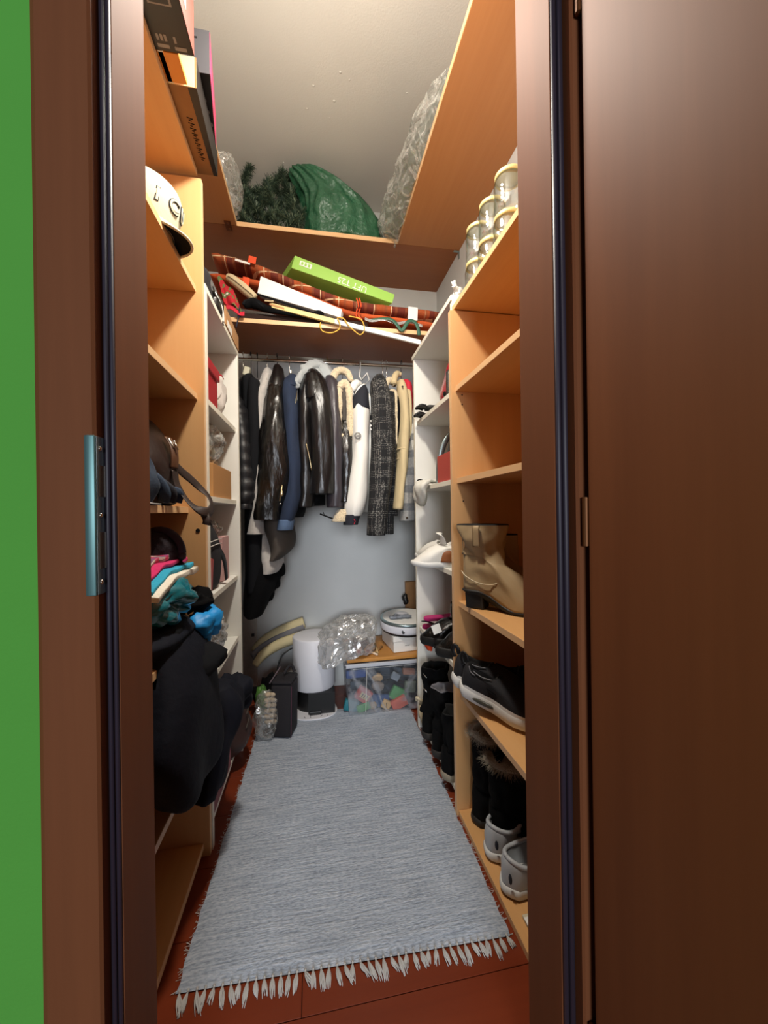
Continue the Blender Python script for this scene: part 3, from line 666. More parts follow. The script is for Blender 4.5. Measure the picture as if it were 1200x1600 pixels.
# 11 second shearling
t, x = coat('shearling_coat', 'dark coat with cream shearling collar between the tweed coat and the beige jacket', 'coat', 612)
coatbody(t, at(614, 700, 2.0).x, 1.63, 1.02, 'blackcloth', 23, rx=.028)
b = MB(); b.tube([at(604, 622, 1.87), at(601, 607, 1.87), at(605, 596, 1.89), at(611, 595, 1.90), at(617, 602, 1.89)], (.010, .016, .017, .017, .012), 12, sm=24); b.tube([at(606, 650, 1.85), at(606, 625, 1.85), at(611, 613, 1.85), at(617, 616, 1.85), at(619, 640, 1.84), at(620, 694, 1.84)], (.008, .012, .014, .014, .015, .012), 12, sm=30); b.jitter(.006, 75, 5); obj('collar', b, 'shearling', t, smooth=True)
hanger(t, at(604, 575, 2.0).x, 1.65)
# 12 beige jacket
t, x = coat('cotton_jacket', 'beige cotton jacket with buttoned collar and belted sleeve near the right end', 'jacket', 627)
coatbody(t, at(629, 700, 2.0).x, 1.66, 1.05, 'beigecloth', 25, rx=.022)
sleeve(t, [(626, 596, 1.88, .018, .035), (628, 612, 1.86, .027, .05), (631, 650, 1.84, .025, .055), (630, 685, 1.83, .026, .055), (628, 720, 1.82, .026, .055), (625, 760, 1.81, .024, .05), (621, 796, 1.80, .021, .045)], 'beigecloth', seed=26, wr=.006)
b = MB(); b.tube([at(615, 600, 1.88), at(617, 589, 1.90), at(621, 584, 1.92), at(627, 586, 1.92)], (.014, .017, .016, .010), 12, sm=14); obj('collar', b, 'beigecloth', t, smooth=True)
b = MB(); b.blob(at(629, 604, 1.80), .005, 10, 8); obj('button', b, 'taupe', t, smooth=True)
for py in (703, 718): 
    b = MB(); c = at(628.5, py, 1.825); b.lathe([(.0275, -.004), (.0285, 0), (.0275, .004)], c, 20, sy=1.95); obj('sleeve_strap', b, 'beigecloth', t, smooth=True)
hanger(t, at(627, 575, 2.0).x, 1.66, 'black')
# 13 red garment
t, x = coat('red_jacket', 'bright red garment mostly hidden beside the right white shelves', 'jacket', 640)
coatbody(t, at(640, 700, 2.0).x, 1.63, 1.14, 'redcloth', 27, rx=.030, ry=.16)
sleeve(t, [(632, 596, 1.92, .012, .04), (636, 606, 1.90, .024, .05), (637, 650, 1.88, .026, .05), (636, 690, 1.87, .024, .05), (631, 735, 1.86, .014, .04)], 'redcloth', seed=3, wr=.003)
# 14 flannel shirt
t, x = coat('flannel_shirt', 'grey and white checked flannel shirt with a buttoned cuff at the right end', 'shirt', 640)
coatbody(t, at(648, 700, 2.0).x, 1.60, 1.02, 'shirt', 28, rx=.018, ry=.15)
sleeve(t, [(646, 640, 1.86, .012, .03), (645, 690, 1.84, .024, .045), (641, 740, 1.82, .034, .05), (638, 780, 1.81, .036, .05), (636, 814, 1.81, .036, .045)], 'shirt', seed=29, wr=.005)
b = MB(); b.blob(at(636, 809, 1.762), .0055, 10, 8, ); obj('cuff_button', b, mat('horn_button', '#3a2a1c', .3), t, smooth=True)

# ================================================================ things on the floor at the back
# robot dock: white drum on a black base with a white ramp
MT['dock'] = mat('white_dock_plastic', '#dcdce2', 0.45)
t = thing('robot_dock', 'tall white cylindrical robot vacuum dock with a black base on the floor', 'robot dock', (-.012, 2.03, 0))
b = MB(); c = (-.015, 2.03, 0); rr = .108
b.lathe([(.02, .37), (rr - .012, .37), (rr - .003, .367), (rr, .360), (rr, .12), (rr - .004, .112), (.02, .112)], c, 48); obj('drum', b, 'dock', t, smooth=True, bevel=.001)
b = MB(); b.lathe([(.02, .012), (.096, .012), (.096, .1135), (.02, .1135)], c, 40); b.box((-.045, 1.915, .012), (.085, 2.03, .1135)); obj('base', b, 'black', t)
b = MB()
b.loft([[Vector((c[0] + .112 * math.copysign(abs(math.cos(a)) ** .75, math.cos(a)), 1.955 + (.085 if math.sin(a) < 0 else .12) * math.sin(a), z)) for a in np.linspace(0, 2 * math.pi, 41)[:-1]] for z in (.0072, .013)]); obj('ramp', b, 'dock', t, bevel=.002)
b = MB(); b.box((-.040, 1.905, .013), (.018, 1.935, .030)); obj('charging_block', b, 'black', t, bevel=.003)
b = MB()
for x, r_ in ((-.062, .3), (-.035, .1), (.018, -.5), (.048, -.2)): b.obox((x, 1.895, .0136), (.004, .016, .001), (0, 0, r_))
obj('ramp_mark', b, mat('grey_mark', '#8d8d96', .6), t)['kind'] = 'stuff'
for dz, w in ((.328, .03), (.268, .04), (.245, .035)):
    b = MB()
    for i in range(9):
        a0 = R(-52 + i * 4); b.obox((c[0] + (rr + .0002) * math.cos(a0), c[1] + (rr + .0002) * math.sin(a0), dz), (.0008, w * .13, .0016), (0, 0, a0))
    obj('printed_line', b, mat('grey_print', '#a3a3ae', .6), t)
t2 = thing('power_cable', 'black cable rising behind the black case to the dock', 'cable', (-.16, 2.1, 0))
b = MB(); b.tube([at(433, 1050, 2.05), at(436, 1035, 2.06), at(443, 1022, 2.07), at(456, 1013, 2.09), at(470, 1010, 2.12)], .0042, 8, sm=24); obj('cord', b, 'black', t2, smooth=True)
# black case standing
MT['case'] = mat('black_nylon_case', '#1b181d', 0.85, bump=(160, .3, .003))
t = thing('instrument_case', 'upright black fabric case standing on the rug in front of the dock', 'case', (-.155, 1.80, 0), (0, 0, R(-14)))
b = MB(); b.prism([(-.043, -.055), (.052, -.055), (.052, .055), (-.043, .055)], 'z', .009, .235)
b.v = [v + Vector((0, .020 * (v.z / .235), 0)) for v in b.v]; obj('shell', b, 'case', t, world=False, bevel=.014, sub=0, seg=3, smooth=True)
b = MB(); b.prism([(-.041, -.034), (.050, -.034), (.050, .074), (-.041, .074)], 'z', .233, .252); obj('flap', b, 'case', t, world=False, bevel=.010, smooth=True, seg=3)
b = MB(); b.tube([(-.046, -.038, .245), (-.045, .02, .252), (-.045, .10, .262)], .003, 6); obj('piping', b, mat('grey_piping', '#6a5f66', .6), t, world=False)
b = MB(); b.tube([(.0, .02, .262), (.012, .04, .285), (.028, .055, .285), (.040, .05, .262)], .007, 8, sm=16); obj('carry_handle', b, 'case', t, world=False, smooth=True)
b = MB(); b.tube([(.053, -.055, .015), (.053, -.037, .230)], .0018, 6); obj('side_piping', b, mat('plum_piping', '#4d2738', .6), t, world=False)
# clear bag with braid
MT['film'] = film('clear_film', '#e6e4de', .74, .13, 13, 1.0)
MT['filmmilky'] = film('milky_film', '#dcdcda', .30, .16, 9, .9)
t = thing('plastic_bag', 'clear plastic bag holding a cream braided cord beside the black case', 'bag', (-.225, 1.79, 0))
b = MB(); b.blob((-.225, 1.785, .105), (.055, .07, .10), 20, 14, .018, 4, 3, True, .009); b.jitter(.010, 45, 1); b.v = [Vector((v.x, v.y, max(v.z, .009))) for v in b.v]; obj('film', b, 'film', t)
b = MB()
for k in range(6):
    z = .085 + k * .022
    for s in (-1, 1): b.blob((-.205 + s * .012, 1.755 + .004 * k, z), (.015, .012, .010), 12, 8, .003, 12, k)
obj('braided_cord', b, mat('cream_cord', '#b9a78f', .95, bump=(120, .5, .003)), t, smooth=True)
t = thing('green_bag', 'green plastic strap end behind the clear bag next to white shelves', 'bag', (-.27, 1.95, 0))
b = MB(); b.blob((-.262, 1.90, .12), (.020, .03, .075), 18, 12, .02, 6, 5, True); obj('handle', b, mat('green_plastic', '#4f7d35', .5), t, smooth=True)
# folded ironing mat: pale yellow with grey stripe
t = thing('folding_mattress', 'pale yellow foam pad with a grey stripe leaning on back wall', 'pad', (-.2, 2.2, 0))
pm = [MT['pad'] if 'pad' in MT else MT.setdefault('pad', mat('pale_yellow_cloth', '#cdbf96', .9, bump=(90, .3, .003), var=(8, .06)))]
b = MB(); b.tube([at(398, 1040, 2.06), at(412, 1022, 2.09), at(438, 1006, 2.12), at(475, 993, 2.14)], (.016, .026, .028, .028), 14, sm=24); obj('lower_roll', b, 'pad', t, smooth=True)
b = MB(); b.tube([at(394, 1026, 2.08), at(410, 1012, 2.12), at(438, 996, 2.15), at(475, 980, 2.165)], .008, 10, flat=(.008, .022), sm=24); obj('stripe', b, mat('grey_stripe', '#77767b', .9), t, smooth=True)
b = MB(); b.tube([at(396, 1018, 2.13), at(412, 1002, 2.16), at(440, 986, 2.18), at(475, 972, 2.19)], (.02, .027, .03, .03), 14, sm=24); obj('upper_roll', b, 'pad', t, smooth=True)
t = thing('wall_panel', 'narrow grey panel standing against the back wall left of the pad', 'panel', (-.40, 2.2, 0))
b = MB(); b.box((-.46, 2.205, .0), (-.325, 2.228, .48)); obj('board', b, 'greywool', t, bevel=.003)
b = MB(); b.box((-.35, 2.19, .33), (-.335, 2.20, .345)); obj('catch', b, 'black', t)
t = thing('bundle', 'dark crumpled bundle on the floor behind the clear bag', 'bundle', (-.2, 2.05, 0))
b = MB(); b.blob((-.225, 2.00, .09), (.085, .07, .085), 24, 16, .05, 5, 8, False, .008); obj('cloth', b, 'blackcloth', t, smooth=True)

# storage bin with wooden board lid
MT['bin'] = film('frosted_bin', '#c3c8d2', .80, .25, 3, .05)
bx0, bx1, by0, by1, bz = .140, .60, 1.868, 2.20, .262
t = thing('storage_bin', 'clear plastic storage bin full of small packets under a wooden board', 'bin', (.37, 2.04, 0))
b = MB(); n_ = 2.5
b.prism([(bx0 + .012, by0 + .012), (bx1 - .012, by0 + .012), (bx1 - .012, by1 - .012), (bx0 + .012, by1 - .012)], 'z', .009, .010)
lo = [(bx0 + .012, by0 + .010), (bx1 - .01, by0 + .010), (bx1 - .01, by1 - .01), (bx0 + .012, by1 - .01)]; hi = [(bx0, by0), (bx1, by0), (bx1, by1), (bx0, by1)]
b.loft([[Vector((x, y, .010)) for x, y in lo], [Vector((x, y, .245)) for x, y in hi]], False, False); obj('tub', b, 'bin', t, bevel=.006)
b = MB()
rim = [(bx0 - .006, by0 - .006), (bx1 + .006, by0 - .006), (bx1 + .006, by1 + .006), (bx0 - .006, by1 + .006)]
for (xa, ya), (xb, yb) in zip(rim, rim[1:] + rim[:1]):
    b.obox(((xa + xb) / 2, (ya + yb) / 2, .254), (abs(xb - xa) + .012, abs(yb - ya) + .012, .018))
obj('rim', b, mat('frosted_rim', '#b9bcc4', .35), t, bevel=.003)
b = MB(); b.tube([(.232, by0 + .002, .02), (.240, by0 - .001, .24)], .0012, 5); b.tube([(.17, by0 - .001, .235), (.56, by0 - .001, .236)], .001, 5); obj('mould_line', b, 'paper', t)
t = thing('wooden_board', 'orange brown wooden board lying on the storage bin as its lid', 'board', (.37, 2.03, .264))
b = MB(); b.box((.143, 1.872, .2645), (.60, 2.205, .282)); obj('panel', b, wood('pine_board', '#b57a35', '#c68b43', 'x'), t, bevel=.004)
# contents of the bin
cont = [('packet', 'blue folded cloth showing through the bin, top left', 'cloth', (556, 1052), (.075, .03, .030), '#33508f', 0),
 ('tea_box', 'red and yellow small box with brown stripes inside the bin', 'box', (562, 1084), (.058, .03, .052), '#b8483f', 35),
 ('roll', 'tan paper roll near the top middle inside the bin', 'roll', (593, 1058), (.042, .03, .034), '#b99a72', -30),
 ('pouch', 'grey brown pouch below the tan roll inside the bin', 'pouch', (588, 1072), (.050, .03, .036), '#7d746e', 20),
 ('packet', 'silver grey packet near the top right inside the bin', 'packet', (615, 1056), (.034, .02, .030), '#8f9aa6', 30),
 ('packet', 'green square packet in the right half of the bin', 'packet', (617, 1083), (.062, .03, .052), '#4f8f58', 30),
 ('packet', 'salmon red packet at the lower right of the bin', 'packet', (627, 1100), (.064, .028, .042), '#c05f4e', -25),
 ('wooden_block', 'tan wooden cube with dark line low in the bin', 'block', (600, 1105), (.036, .03, .034), '#c3a273', 30),
 ('packet', 'teal packet at the lower left of the bin', 'packet', (547, 1112), (.056, .03, .042), '#1f6f7c', 15),
 ('packet', 'bright green sachet below the red box inside the bin', 'packet', (570, 1104), (.052, .02, .030), '#4f9554', -20),
 ('stone', 'beige pebble shaped piece low in middle of the bin', 'piece', (583, 1112), (.030, .03, .030), '#a98f6c', 0),
 ('packet', 'dark blue packet in the centre behind the tan cube', 'packet', (592, 1094), (.070, .02, .052), '#2d4a78', 10),
 ('packet', 'pinkish packet at the top right corner of the bin', 'packet', (638, 1049), (.05, .03, .022), '#b07a66', 8),
 ('packet', 'grey striped packet at the right end of the bin', 'packet', (640, 1072), (.045, .03, .045), '#6f7a70', 5)]
for i, (nm, lb, ct, (px, py), sz, colr, rz) in enumerate(cont):
    y = by0 + .036 + .010 * (i % 3); p = at(px, py, y); sz = (sz[0] * 1.3, sz[1], sz[2] * 1.25)
    t = thing(nm, lb, ct, (p.x, p.y, max(.0105, p.z - sz[2] / 2)), (0, R(rz), 0), 'small packets inside the storage bin')
    m = mat('packet_' + str(i), colr, .6, var=(40, .15))
    b = MB()
    if nm in ('roll', 'stone', 'pouch'): b.blob((0, 0, sz[2] / 2), (sz[0] / 2, sz[1] / 2, sz[2] / 2), 16, 10, .004, 8, i, sq=.8)
    else: b.obox((0, 0, sz[2] / 2), sz)
    obj('body', b, m, t, world=False, bevel=.005 if nm in ('packet', 'tea_box', 'wooden_block') else 0, smooth=True, seg=2)
    if nm == 'tea_box':
        b = MB(); b.obox((.004, -sz[1] / 2 - .0008, sz[2] / 2), (.046, .0016, .026)); o = obj('label_patch', b, mat('cream_label', '#d8c284', .6), t, world=False)
        for k in (-1, 0, 1):
            b = MB(); b.obox((.004 + k * .012, -sz[1] / 2 - .002, sz[2] / 2), (.005, .0014, .02)); obj('stripe', b, mat('brown_print', '#4a2d1c', .6), o, world=False)
    if nm == 'wooden_block': b = MB(); b.obox((0, -sz[1] / 2 - .0006, sz[2] / 2), (.003, .0014, .024), (0, R(-35), 0)); obj('groove', b, 'dark', t, world=False)
b = MB(); b.box((.165, 1.945, .012), (.58, 2.19, .19)); t = thing('packets', 'mass of dark mixed packets filling the back of the bin', 'packets', (.37, 2.06, .01)); b = MB()
for i in range(26):
    rd = random.Random(i + 50); b.obox((rd.uniform(.20, .55), rd.uniform(1.97, 2.14), .03 + .025 * (i % 7)), (.09, .07, .04), (rd.uniform(-.5, .5), rd.uniform(-.5, .5), rd.uniform(-.8, .8)))
o = obj('packets', b, mat('mixed_packets', '#3d4a58', .7, var=(12, .6)), t, bevel=.004); o['kind'] = 'stuff'

# crumpled clear bag on the board, with candles and sticks
t = thing('plastic_bag', 'crumpled clear plastic wrap bulging on the wooden board beside the dock', 'bag', (.16, 2.0, .283))
def crumple(c, r, amp, seed, fz=None, n=44, m=26, freq=3.2): 
    b = MB(); b.blob(c, r, n, m, amp, freq, seed, True, fz, sq=.75); b.jitter(.008, 24, seed); b.v = [Vector((v.x, v.y, max(v.z, fz or -9))) for v in b.v]; return b
b = crumple((.150, 1.955, .352), (.140, .11, .075), .022, 4, .284)
for i, v in enumerate(b.v):                    # the left end sags over the edge of the bin
    if v.x < .13 and v.y < 1.97: b.v[i] = v + Vector((0, -.025, -.055 * min(1, (.13 - v.x) / .10) * (1 if v.z < .36 else .35)))
obj('film', b, 'filmmilky', t)
b = crumple((.20, 2.02, .405), (.12, .09, .045), .02, 9, None); obj('film_top', b, 'film', t)
t = thing('carton', 'dark red carton half covered by the crumpled plastic wrap', 'carton', (.20, 1.98, .283)); b = MB(); b.box((.185, 1.945, .2835), (.27, 2.02, .345)); obj('box', b, mat('dark_red_card', '#4a1d16', .6), t, bevel=.003)
for i, (px, py) in enumerate(((561, 1009), (575, 1008))):
    p = at(px, py, 1.918); t = thing('candle', ('left' if i == 0 else 'right') + ' one of two pale pink jar candles lying on the board', 'candle', (p.x, p.y, .283), (0, 0, R(-10)), 'two small candles on the board')
    b = MB(); b.lathe([(.004, 0), (.0165, .002), (.0175, .006), (.0175, .046), (.016, .048)], (0, 0, 0), 20); b.xf(Matrix.Translation((0, 0, .0178)) @ Matrix.Rotation(R(-90), 4, 'X')); obj('jar', b, mat('pale_pink_wax', '#d9b9ab', .5), t, world=False, smooth=True)
    b = MB(); b.lathe([(.001, -.001), (.009, -.0012), (.009, 0), (.001, 0)], (0, 0, 0), 14); b.xf(Matrix.Translation((0, 0, .0178)) @ Matrix.Rotation(R(-90), 4, 'X')); obj('end_label', b, mat('rose_label', '#a8605a', .5), t, world=False)
for i, (a, e, cl, lb) in enumerate((((572, 1016), (590, 1023), '#d9c3a8', 'pale wooden stick lying in front of the candles'), ((583, 1021), (597, 1010), '#a9814e', 'brown wooden stick pointing back on the board'), ((586, 1006), (590, 1020), '#c0a06e', 'short brass coloured stick beside the candles'))):
    pa, pb = atz(a[0], a[1], .289), atz(e[0], e[1], .289); t = thing('stick', lb, 'stick', tuple(pa), (0, 0, 0)); b = MB(); b.tube([pa, pb], .0055, 8); obj('rod', b, mat('stick_' + str(i), cl, .6), t, smooth=True)
# white shoe box with robot vacuum on top
t = thing('shoe_box', 'white lidded cardboard box on the wooden board under the robot vacuum', 'box', (.43, 2.0, .283), (0, 0, R(6)))
b = MB(); b.box((-.055, -.085, .001), (.13, .13, .075)); obj('box', b, 'paper', t, world=False, bevel=.002)
b = MB(); b.box((-.058, -.088, .055), (.133, .133, .082)); obj('lid', b, 'paper', t, world=False, bevel=.002)
b = MB()
for k in range(3): b.tube([(.005 + k * .009, -.0862, .030), (.010 + k * .009, -.0862, .036), (.014 + k * .009, -.0862, .031)], .0008, 5)
obj('handwriting', b, 'steeldark', t, world=False)
t = thing('robot_vacuum', 'round white robot vacuum with a grey rim lying on the white box', 'robot vacuum', (.475, 2.02, .366), (R(4), 0, 0))
b = MB(); b.lathe([(.02, .002), (.12, .002), (.132, .010), (.132, .024), (.12, .026)], (0, 0, 0), 48); obj('underside', b, 'black', t, world=False, smooth=True)
b = MB(); b.lathe([(.10, .018), (.137, .020), (.139, .026), (.139, .056), (.137, .060), (.10, .060)], (0, 0, 0), 56); obj('bumper', b, 'dock', t, world=False, smooth=True)
b = MB(); b.lathe([(.10, .058), (.1385, .060), (.1385, .070), (.134, .073), (.10, .073)], (0, 0, 0), 56); obj('rim', b, 'steel', t, world=False, smooth=True)
b = MB(); b.lathe([(.001, .074), (.120, .074), (.131, .0725), (.131, .070), (.001, .070)], (0, 0, 0), 56); obj('top_cover', b, 'paper', t, world=False, smooth=True)
b = MB(); b.lathe([(.001, .001), (.006, .0008), (.0085, 0), (.0085, -.003)], (0, 0, 0), 16, sy=1.25); b.xf(Matrix.Translation((-.045, -.132, .038)) @ Matrix.Rotation(R(70), 4, 'X')); obj('sensor', b, 'black', t, world=False, smooth=True)
b = MB(); b.lathe([(.001, .082), (.036, .082), (.040, .078), (.040, .074)], (-.02, .02, 0), 28); obj('turret', b, 'dock', t, world=False, smooth=True)
t = thing('cloth', 'grey patterned mop cloth lying on the robot vacuum', 'cloth', (.43, 2.02, .445))
b = MB(); b.blob((.425, 1.985, .4485), (.05, .028, .007), 24, 10, .012, 9, 3); b.blob((.475, 1.98, .4485), (.022, .024, .006), 18, 10, .006, 9, 3); obj('fabric', b, mat('grey_pattern', '#7e838c', .8, var=(50, .5)), t, smooth=True)
t = thing('cardboard_box', 'brown cardboard box behind the robot vacuum against back wall', 'box', (.55, 2.2, 0))
b = MB(); p = at(640, 935, 2.206); b.box((p.x - .022, 2.206, .0), (.73, 2.234, at(640, 909, 2.206).z)); obj('box', b, 'card', t, bevel=.002)
t = thing('cable_coil', 'black rounded object leaning on the brown box behind robot vacuum', 'coil', (.50, 2.16, .43)); b = MB(); b.blob(at(633, 936, 2.175), (.018, .022, .035), 14, 10, .008, 8, 2); obj('coil', b, 'black', t, smooth=True)

# ================================================================ overhead: tree, sacks, films
LT = LZ + .0225
MT['needle'] = mat('fir_needles', '#2f4233', .55, var=(30, .5)); MT['needle2'] = mat('pale_fir_needles', '#6c7a60', .5)
t = thing('artificial_fir', 'dark green artificial fir branches lying left of the green sack overhead', 'artificial tree', (-.15, 2.05, LT))
cen = [(372, 340, 1.98), (378, 305, 2.02), (392, 300, 2.0), (398, 322, 1.95), (410, 345, 1.93), (415, 298, 2.0), (428, 285, 2.02), (425, 318, 1.95), (440, 338, 1.93), (445, 290, 2.02), (455, 275, 2.05), (455, 312, 1.98), (462, 335, 1.95), (430, 350, 1.90), (385, 350, 1.91), (383, 278, 2.06), (462, 295, 2.02), (405, 312, 2.05), (440, 305, 2.06), (455, 352, 1.91), (390, 325, 2.0), (405, 330, 2.03), (420, 340, 1.98), (448, 325, 2.0), (435, 320, 2.04), (395, 345, 1.96), (412, 318, 1.97), (468, 345, 1.93), (384, 330, 1.97)]
for i, (px, py, Y) in enumerate(cen):
    p = at(px, py, Y); p.z = max(p.z, LT + .02); rd = random.Random(i); b = MB()
    ax = Vector((rd.uniform(-.6, .6), rd.uniform(-.5, .2), rd.uniform(.1, .9))).normalized(); L = .11
    a0 = p - ax * L * .5; a1 = p + ax * L * .5
    for q in (a0, a1): q.z = max(q.z, LT + .006)
    b.cur = 0; b.tube([a0, a1], .0022, 5)
    for k in range(520):
        s = rd.random(); o_ = a0.lerp(a1, s); d = (Vector((rd.gauss(0, 1), rd.gauss(0, 1), rd.gauss(0, 1))).normalized() + ax * .5).normalized()
        e = o_ + d * rd.uniform(.018, .036); e.z = max(e.z, LT + .001); sd = d.cross(Vector((0, .3, 1))).normalized() * .0013
        b.cur = 1 if rd.random() < .22 else 0
        b.add([o_ - sd, o_ + sd, e + sd * .6, e - sd * .6], [(0, 1, 2, 3)])
    obj('branch', b, ['needle', 'needle2'], t)
MT['greensack'] = mat('green_sack_plastic', '#265a3e', .28, spec=.7, bump=(20, 1.0, .02), var=(6, .15))
t = thing('green_sack', 'shiny dark green plastic sack with a twisted peak on the overhead board', 'sack', (.14, 2.05, LT))
b = MB()
base = Vector((at(540, 372, 1.96).x, 2.045, LT)); pk = at(464, 263, 1.93)
rg = []
for k in range(26):
    s = k / 25; c = Vector((base.x + (pk.x - base.x) * s ** 3.2, base.y + (pk.y - base.y) * s, LT + .001 + (pk.z - LT) * (s ** .95)))
    rx = .232 * (1 - s) ** .40 + .006; ry = .17 * (1 - s) ** .42 + .006; ring = []
    for i in range(60):
        a = 2 * math.pi * i / 60; nz = noise.noise(Vector((math.cos(a) * 2.2, math.sin(a) * 2.2, s * 3 + 4)))
        pl_ = 1 + .10 * s ** .5 * math.sin(15 * a + 5 * nz) + .12 * nz + .05 * noise.noise(Vector((a * 3, s * 9, 2)))
        ring.append(Vector((c.x + rx * math.cos(a) * pl_, c.y + ry * math.sin(a) * pl_, c.z + .012 * nz * (1 - s))))
    rg.append(ring)
for ring in rg:
    for v in ring: v.z = max(v.z, LT + .0008); v.y = min(v.y, BW - .006)
b.loft(rg); obj('sack', b, 'greensack', t, smooth=True, sub=1)
MT['haze'] = film('hazy_sack_film', '#dddcd4', .66, .12, 14, 1.0)
MT['tent'] = mat('grey_green_fabric', '#6f7468', .9, var=(9, .3), bump=(30, .3, .006))
t = thing('clear_sack', 'long hazy clear plastic sack of grey fabric drooping over the right overhead board', 'sack', (.45, 1.5, LT))
path = [at(612, 345, 1.93), at(612, 310, 1.90), at(622, 265, 1.78), at(640, 215, 1.62), at(664, 160, 1.42), at(700, 95, 1.20)]
path = [Vector((max(p.x, .40 if i else .41) + .02, p.y, LT + .085)) for i, p in enumerate(path)]
def sackpath(rads, seed, amp, n, m):
    b = MB(); P = spline([list(p) for p in path], m); rr = np.interp(np.linspace(0, 1, m), np.linspace(0, 1, len(rads)), rads); rings = []
    for k, p in enumerate(P):
        ring = []
        for i in range(n):
            a = 2 * math.pi * i / n; d = Vector((math.cos(a), 0, math.sin(a)))
            nz = noise.fractal(Vector((p[0] + d.x * .1, p[1] * .8, d.z * .1)) * 17 + Vector((seed, 0, 0)), .7, 2, 3)
            q = Vector(p) + Vector((d.x * rr[k] * .95, 0, d.z * rr[k] * 1.15)) + d * amp * nz
            if q.x > .4245: q.z = max(q.z, LT + .0006)
            else: q.z = max(q.z, LT - .028)
            ring.append(q)
        rings.append(ring)
    b.loft(rings); return b
obj('contents', sackpath([.02, .066, .075, .07, .06, .05, .01], 3, .012, 22, 24), 'tent', t, smooth=True)
fb = sackpath([.03, .092, .104, .098, .092, .084, .03], 8, .010, 34, 44); fb.jitter(.010, 30, 3); fb.v = [Vector((v.x, v.y, max(v.z, LT + .0006) if v.x > .421 else max(v.z, LT - .03))) for v in fb.v]; fb.v = [Vector((min(v.x, .4215) if v.z < LT and v.x > .4215 else v.x, v.y, v.z)) for v in fb.v]
obj('film', fb, 'haze', t)
t = thing('plastic_film', 'crumpled clear plastic film at the left end overhead beside fir branches', 'film', (-.37, 1.9, LT))
b = MB(); b.blob((-.36, 1.80, LT + .10), (.055, .14, .10), 22, 16, .02, 4, 6, True, LT + .0008); b.jitter(.014, 30, 2); b.v = [Vector((v.x, v.y, max(v.z, LT + .0008))) for v in b.v]; obj('film', b, 'film', t)
t = thing('thin_rod', 'thin pale rod lying along the front of the overhead board', 'rod', (0, 1.885, LT)); b = MB(); b.tube([atz(372, 346, LT + .004) + Vector((0, .012, 0)), atz(455, 362, LT + .004) + Vector((0, .012, 0)), atz(575, 372, LT + .004) + Vector((0, .012, 0))], .003, 6); obj('rod', b, 'steel', t)

# ================================================================ boxes on top of the left beech unit
TB = 2.005 + TH
MT['boxbrown'] = mat('brown_carton_print', '#8e6236', .75, var=(30, .06)); MT['boxblack'] = mat('black_carton', '#191310', .45)
MT['boxbrown_lit'] = mat('lit_brown_carton', '#d9bd8c', .8); MT['salmon'] = mat('salmon_carton', '#5f2a1e', .5); MT['pinkedge'] = mat('pink_carton', '#c23a5e', .5)
MT['greyprint'] = mat('grey_carton_print', '#8b8684', .5); MT['boxblack_lit'] = mat('lit_black_carton', '#4c4a4e', .45)
t = thing('carton', 'long brown cardboard carton on the left shelf top overhanging the aisle', 'carton', (-.4, 1.1, TB))
b = MB(); b.prism([(-.60, .985), (-.266, .985), (-.276, 1.232), (-.60, 1.232)], 'z', TB + .0006, TB + .075); b2 = obj('box', b, 'boxbrown', t, bevel=.001)
b = MB(); b.box((-.60, .9842, TB + .0012), (-.270, .9852, TB + .0744)); obj('lit_end', b, 'boxbrown_lit', t)  # end face paler than the box, lamplight put into its colour
b = MB(); b.prism([(-.286, .986), (-.2655, .986), (-.2755, 1.231), (-.287, 1.231)], 'z', TB - .0002, TB + .0740); obj('black_strip', b, 'boxblack', t)
b = MB()
for k in range(9): y = 1.06 + .014 * k; b.tube([(-.311, y, TB + .0002), (-.297, y + .003, TB + .0002), (-.308, y + .007, TB + .0002), (-.302, y + .010, TB + .0002)], .0012, 4)
obj('handwriting', b, 'dark', t)['kind'] = 'stuff'
t = thing('carton', 'black carton with a pink edge lying on the long brown carton', 'carton', (-.4, 1.1, TB + .077))
ZB = TB + .0765
b = MB(); b.prism([(-.58, 1.02), (-.243, 1.02), (-.280, 1.235), (-.58, 1.235)], 'z', ZB, ZB + .11); obj('box', b, 'boxblack', t, bevel=.002)
b = MB(); b.box((-.58, 1.0190, ZB + .001), (-.2432, 1.0202, ZB + .1092)); obj('lit_end', b, 'boxblack_lit', t); b = MB(); b.box((-.30, 1.0183, ZB + .085), (-.272, 1.0192, ZB + .089)); obj('slot', b, 'dark', t)  # lamplit end of the black carton, the light painted in as grey
b = MB(); b.prism([(-.2440, 1.021), (-.2424, 1.021), (-.2792, 1.234), (-.281, 1.234)], 'z', ZB + .002, ZB + .108); obj('pink_side', b, 'pinkedge', t)
b = MB()
for k, y in enumerate((1.05, 1.085, 1.115, 1.15)): b.lathe([(.001, 0), (.007, 0), (.007, -.0006), (.001, -.0006)], (-.275, y, ZB + .0002), 12)
obj('printed_icon', b, 'greyprint', t)['kind'] = 'stuff'
t = thing('carton', 'black product carton with white pictograms and salmon side nearest the door', 'carton', (-.4, .8, TB))
b = MB(); b.box((-.56, .66, TB + .0006), (-.252, .917, TB + .20)); obj('box', b, 'boxblack', t, bevel=.001)
b = MB(); b.box((-.2524, .661, TB + .001), (-.2510, .916, TB + .199)); s_ = obj('printed_side', b, 'salmon', t)
for y in (.70, .76, .83): q = MB(); q.box((-.2511, y, TB + .03), (-.2504, y + .03, TB + .17)); obj('stripe', q, mat('pale_stripe', '#927868', .5), s_)
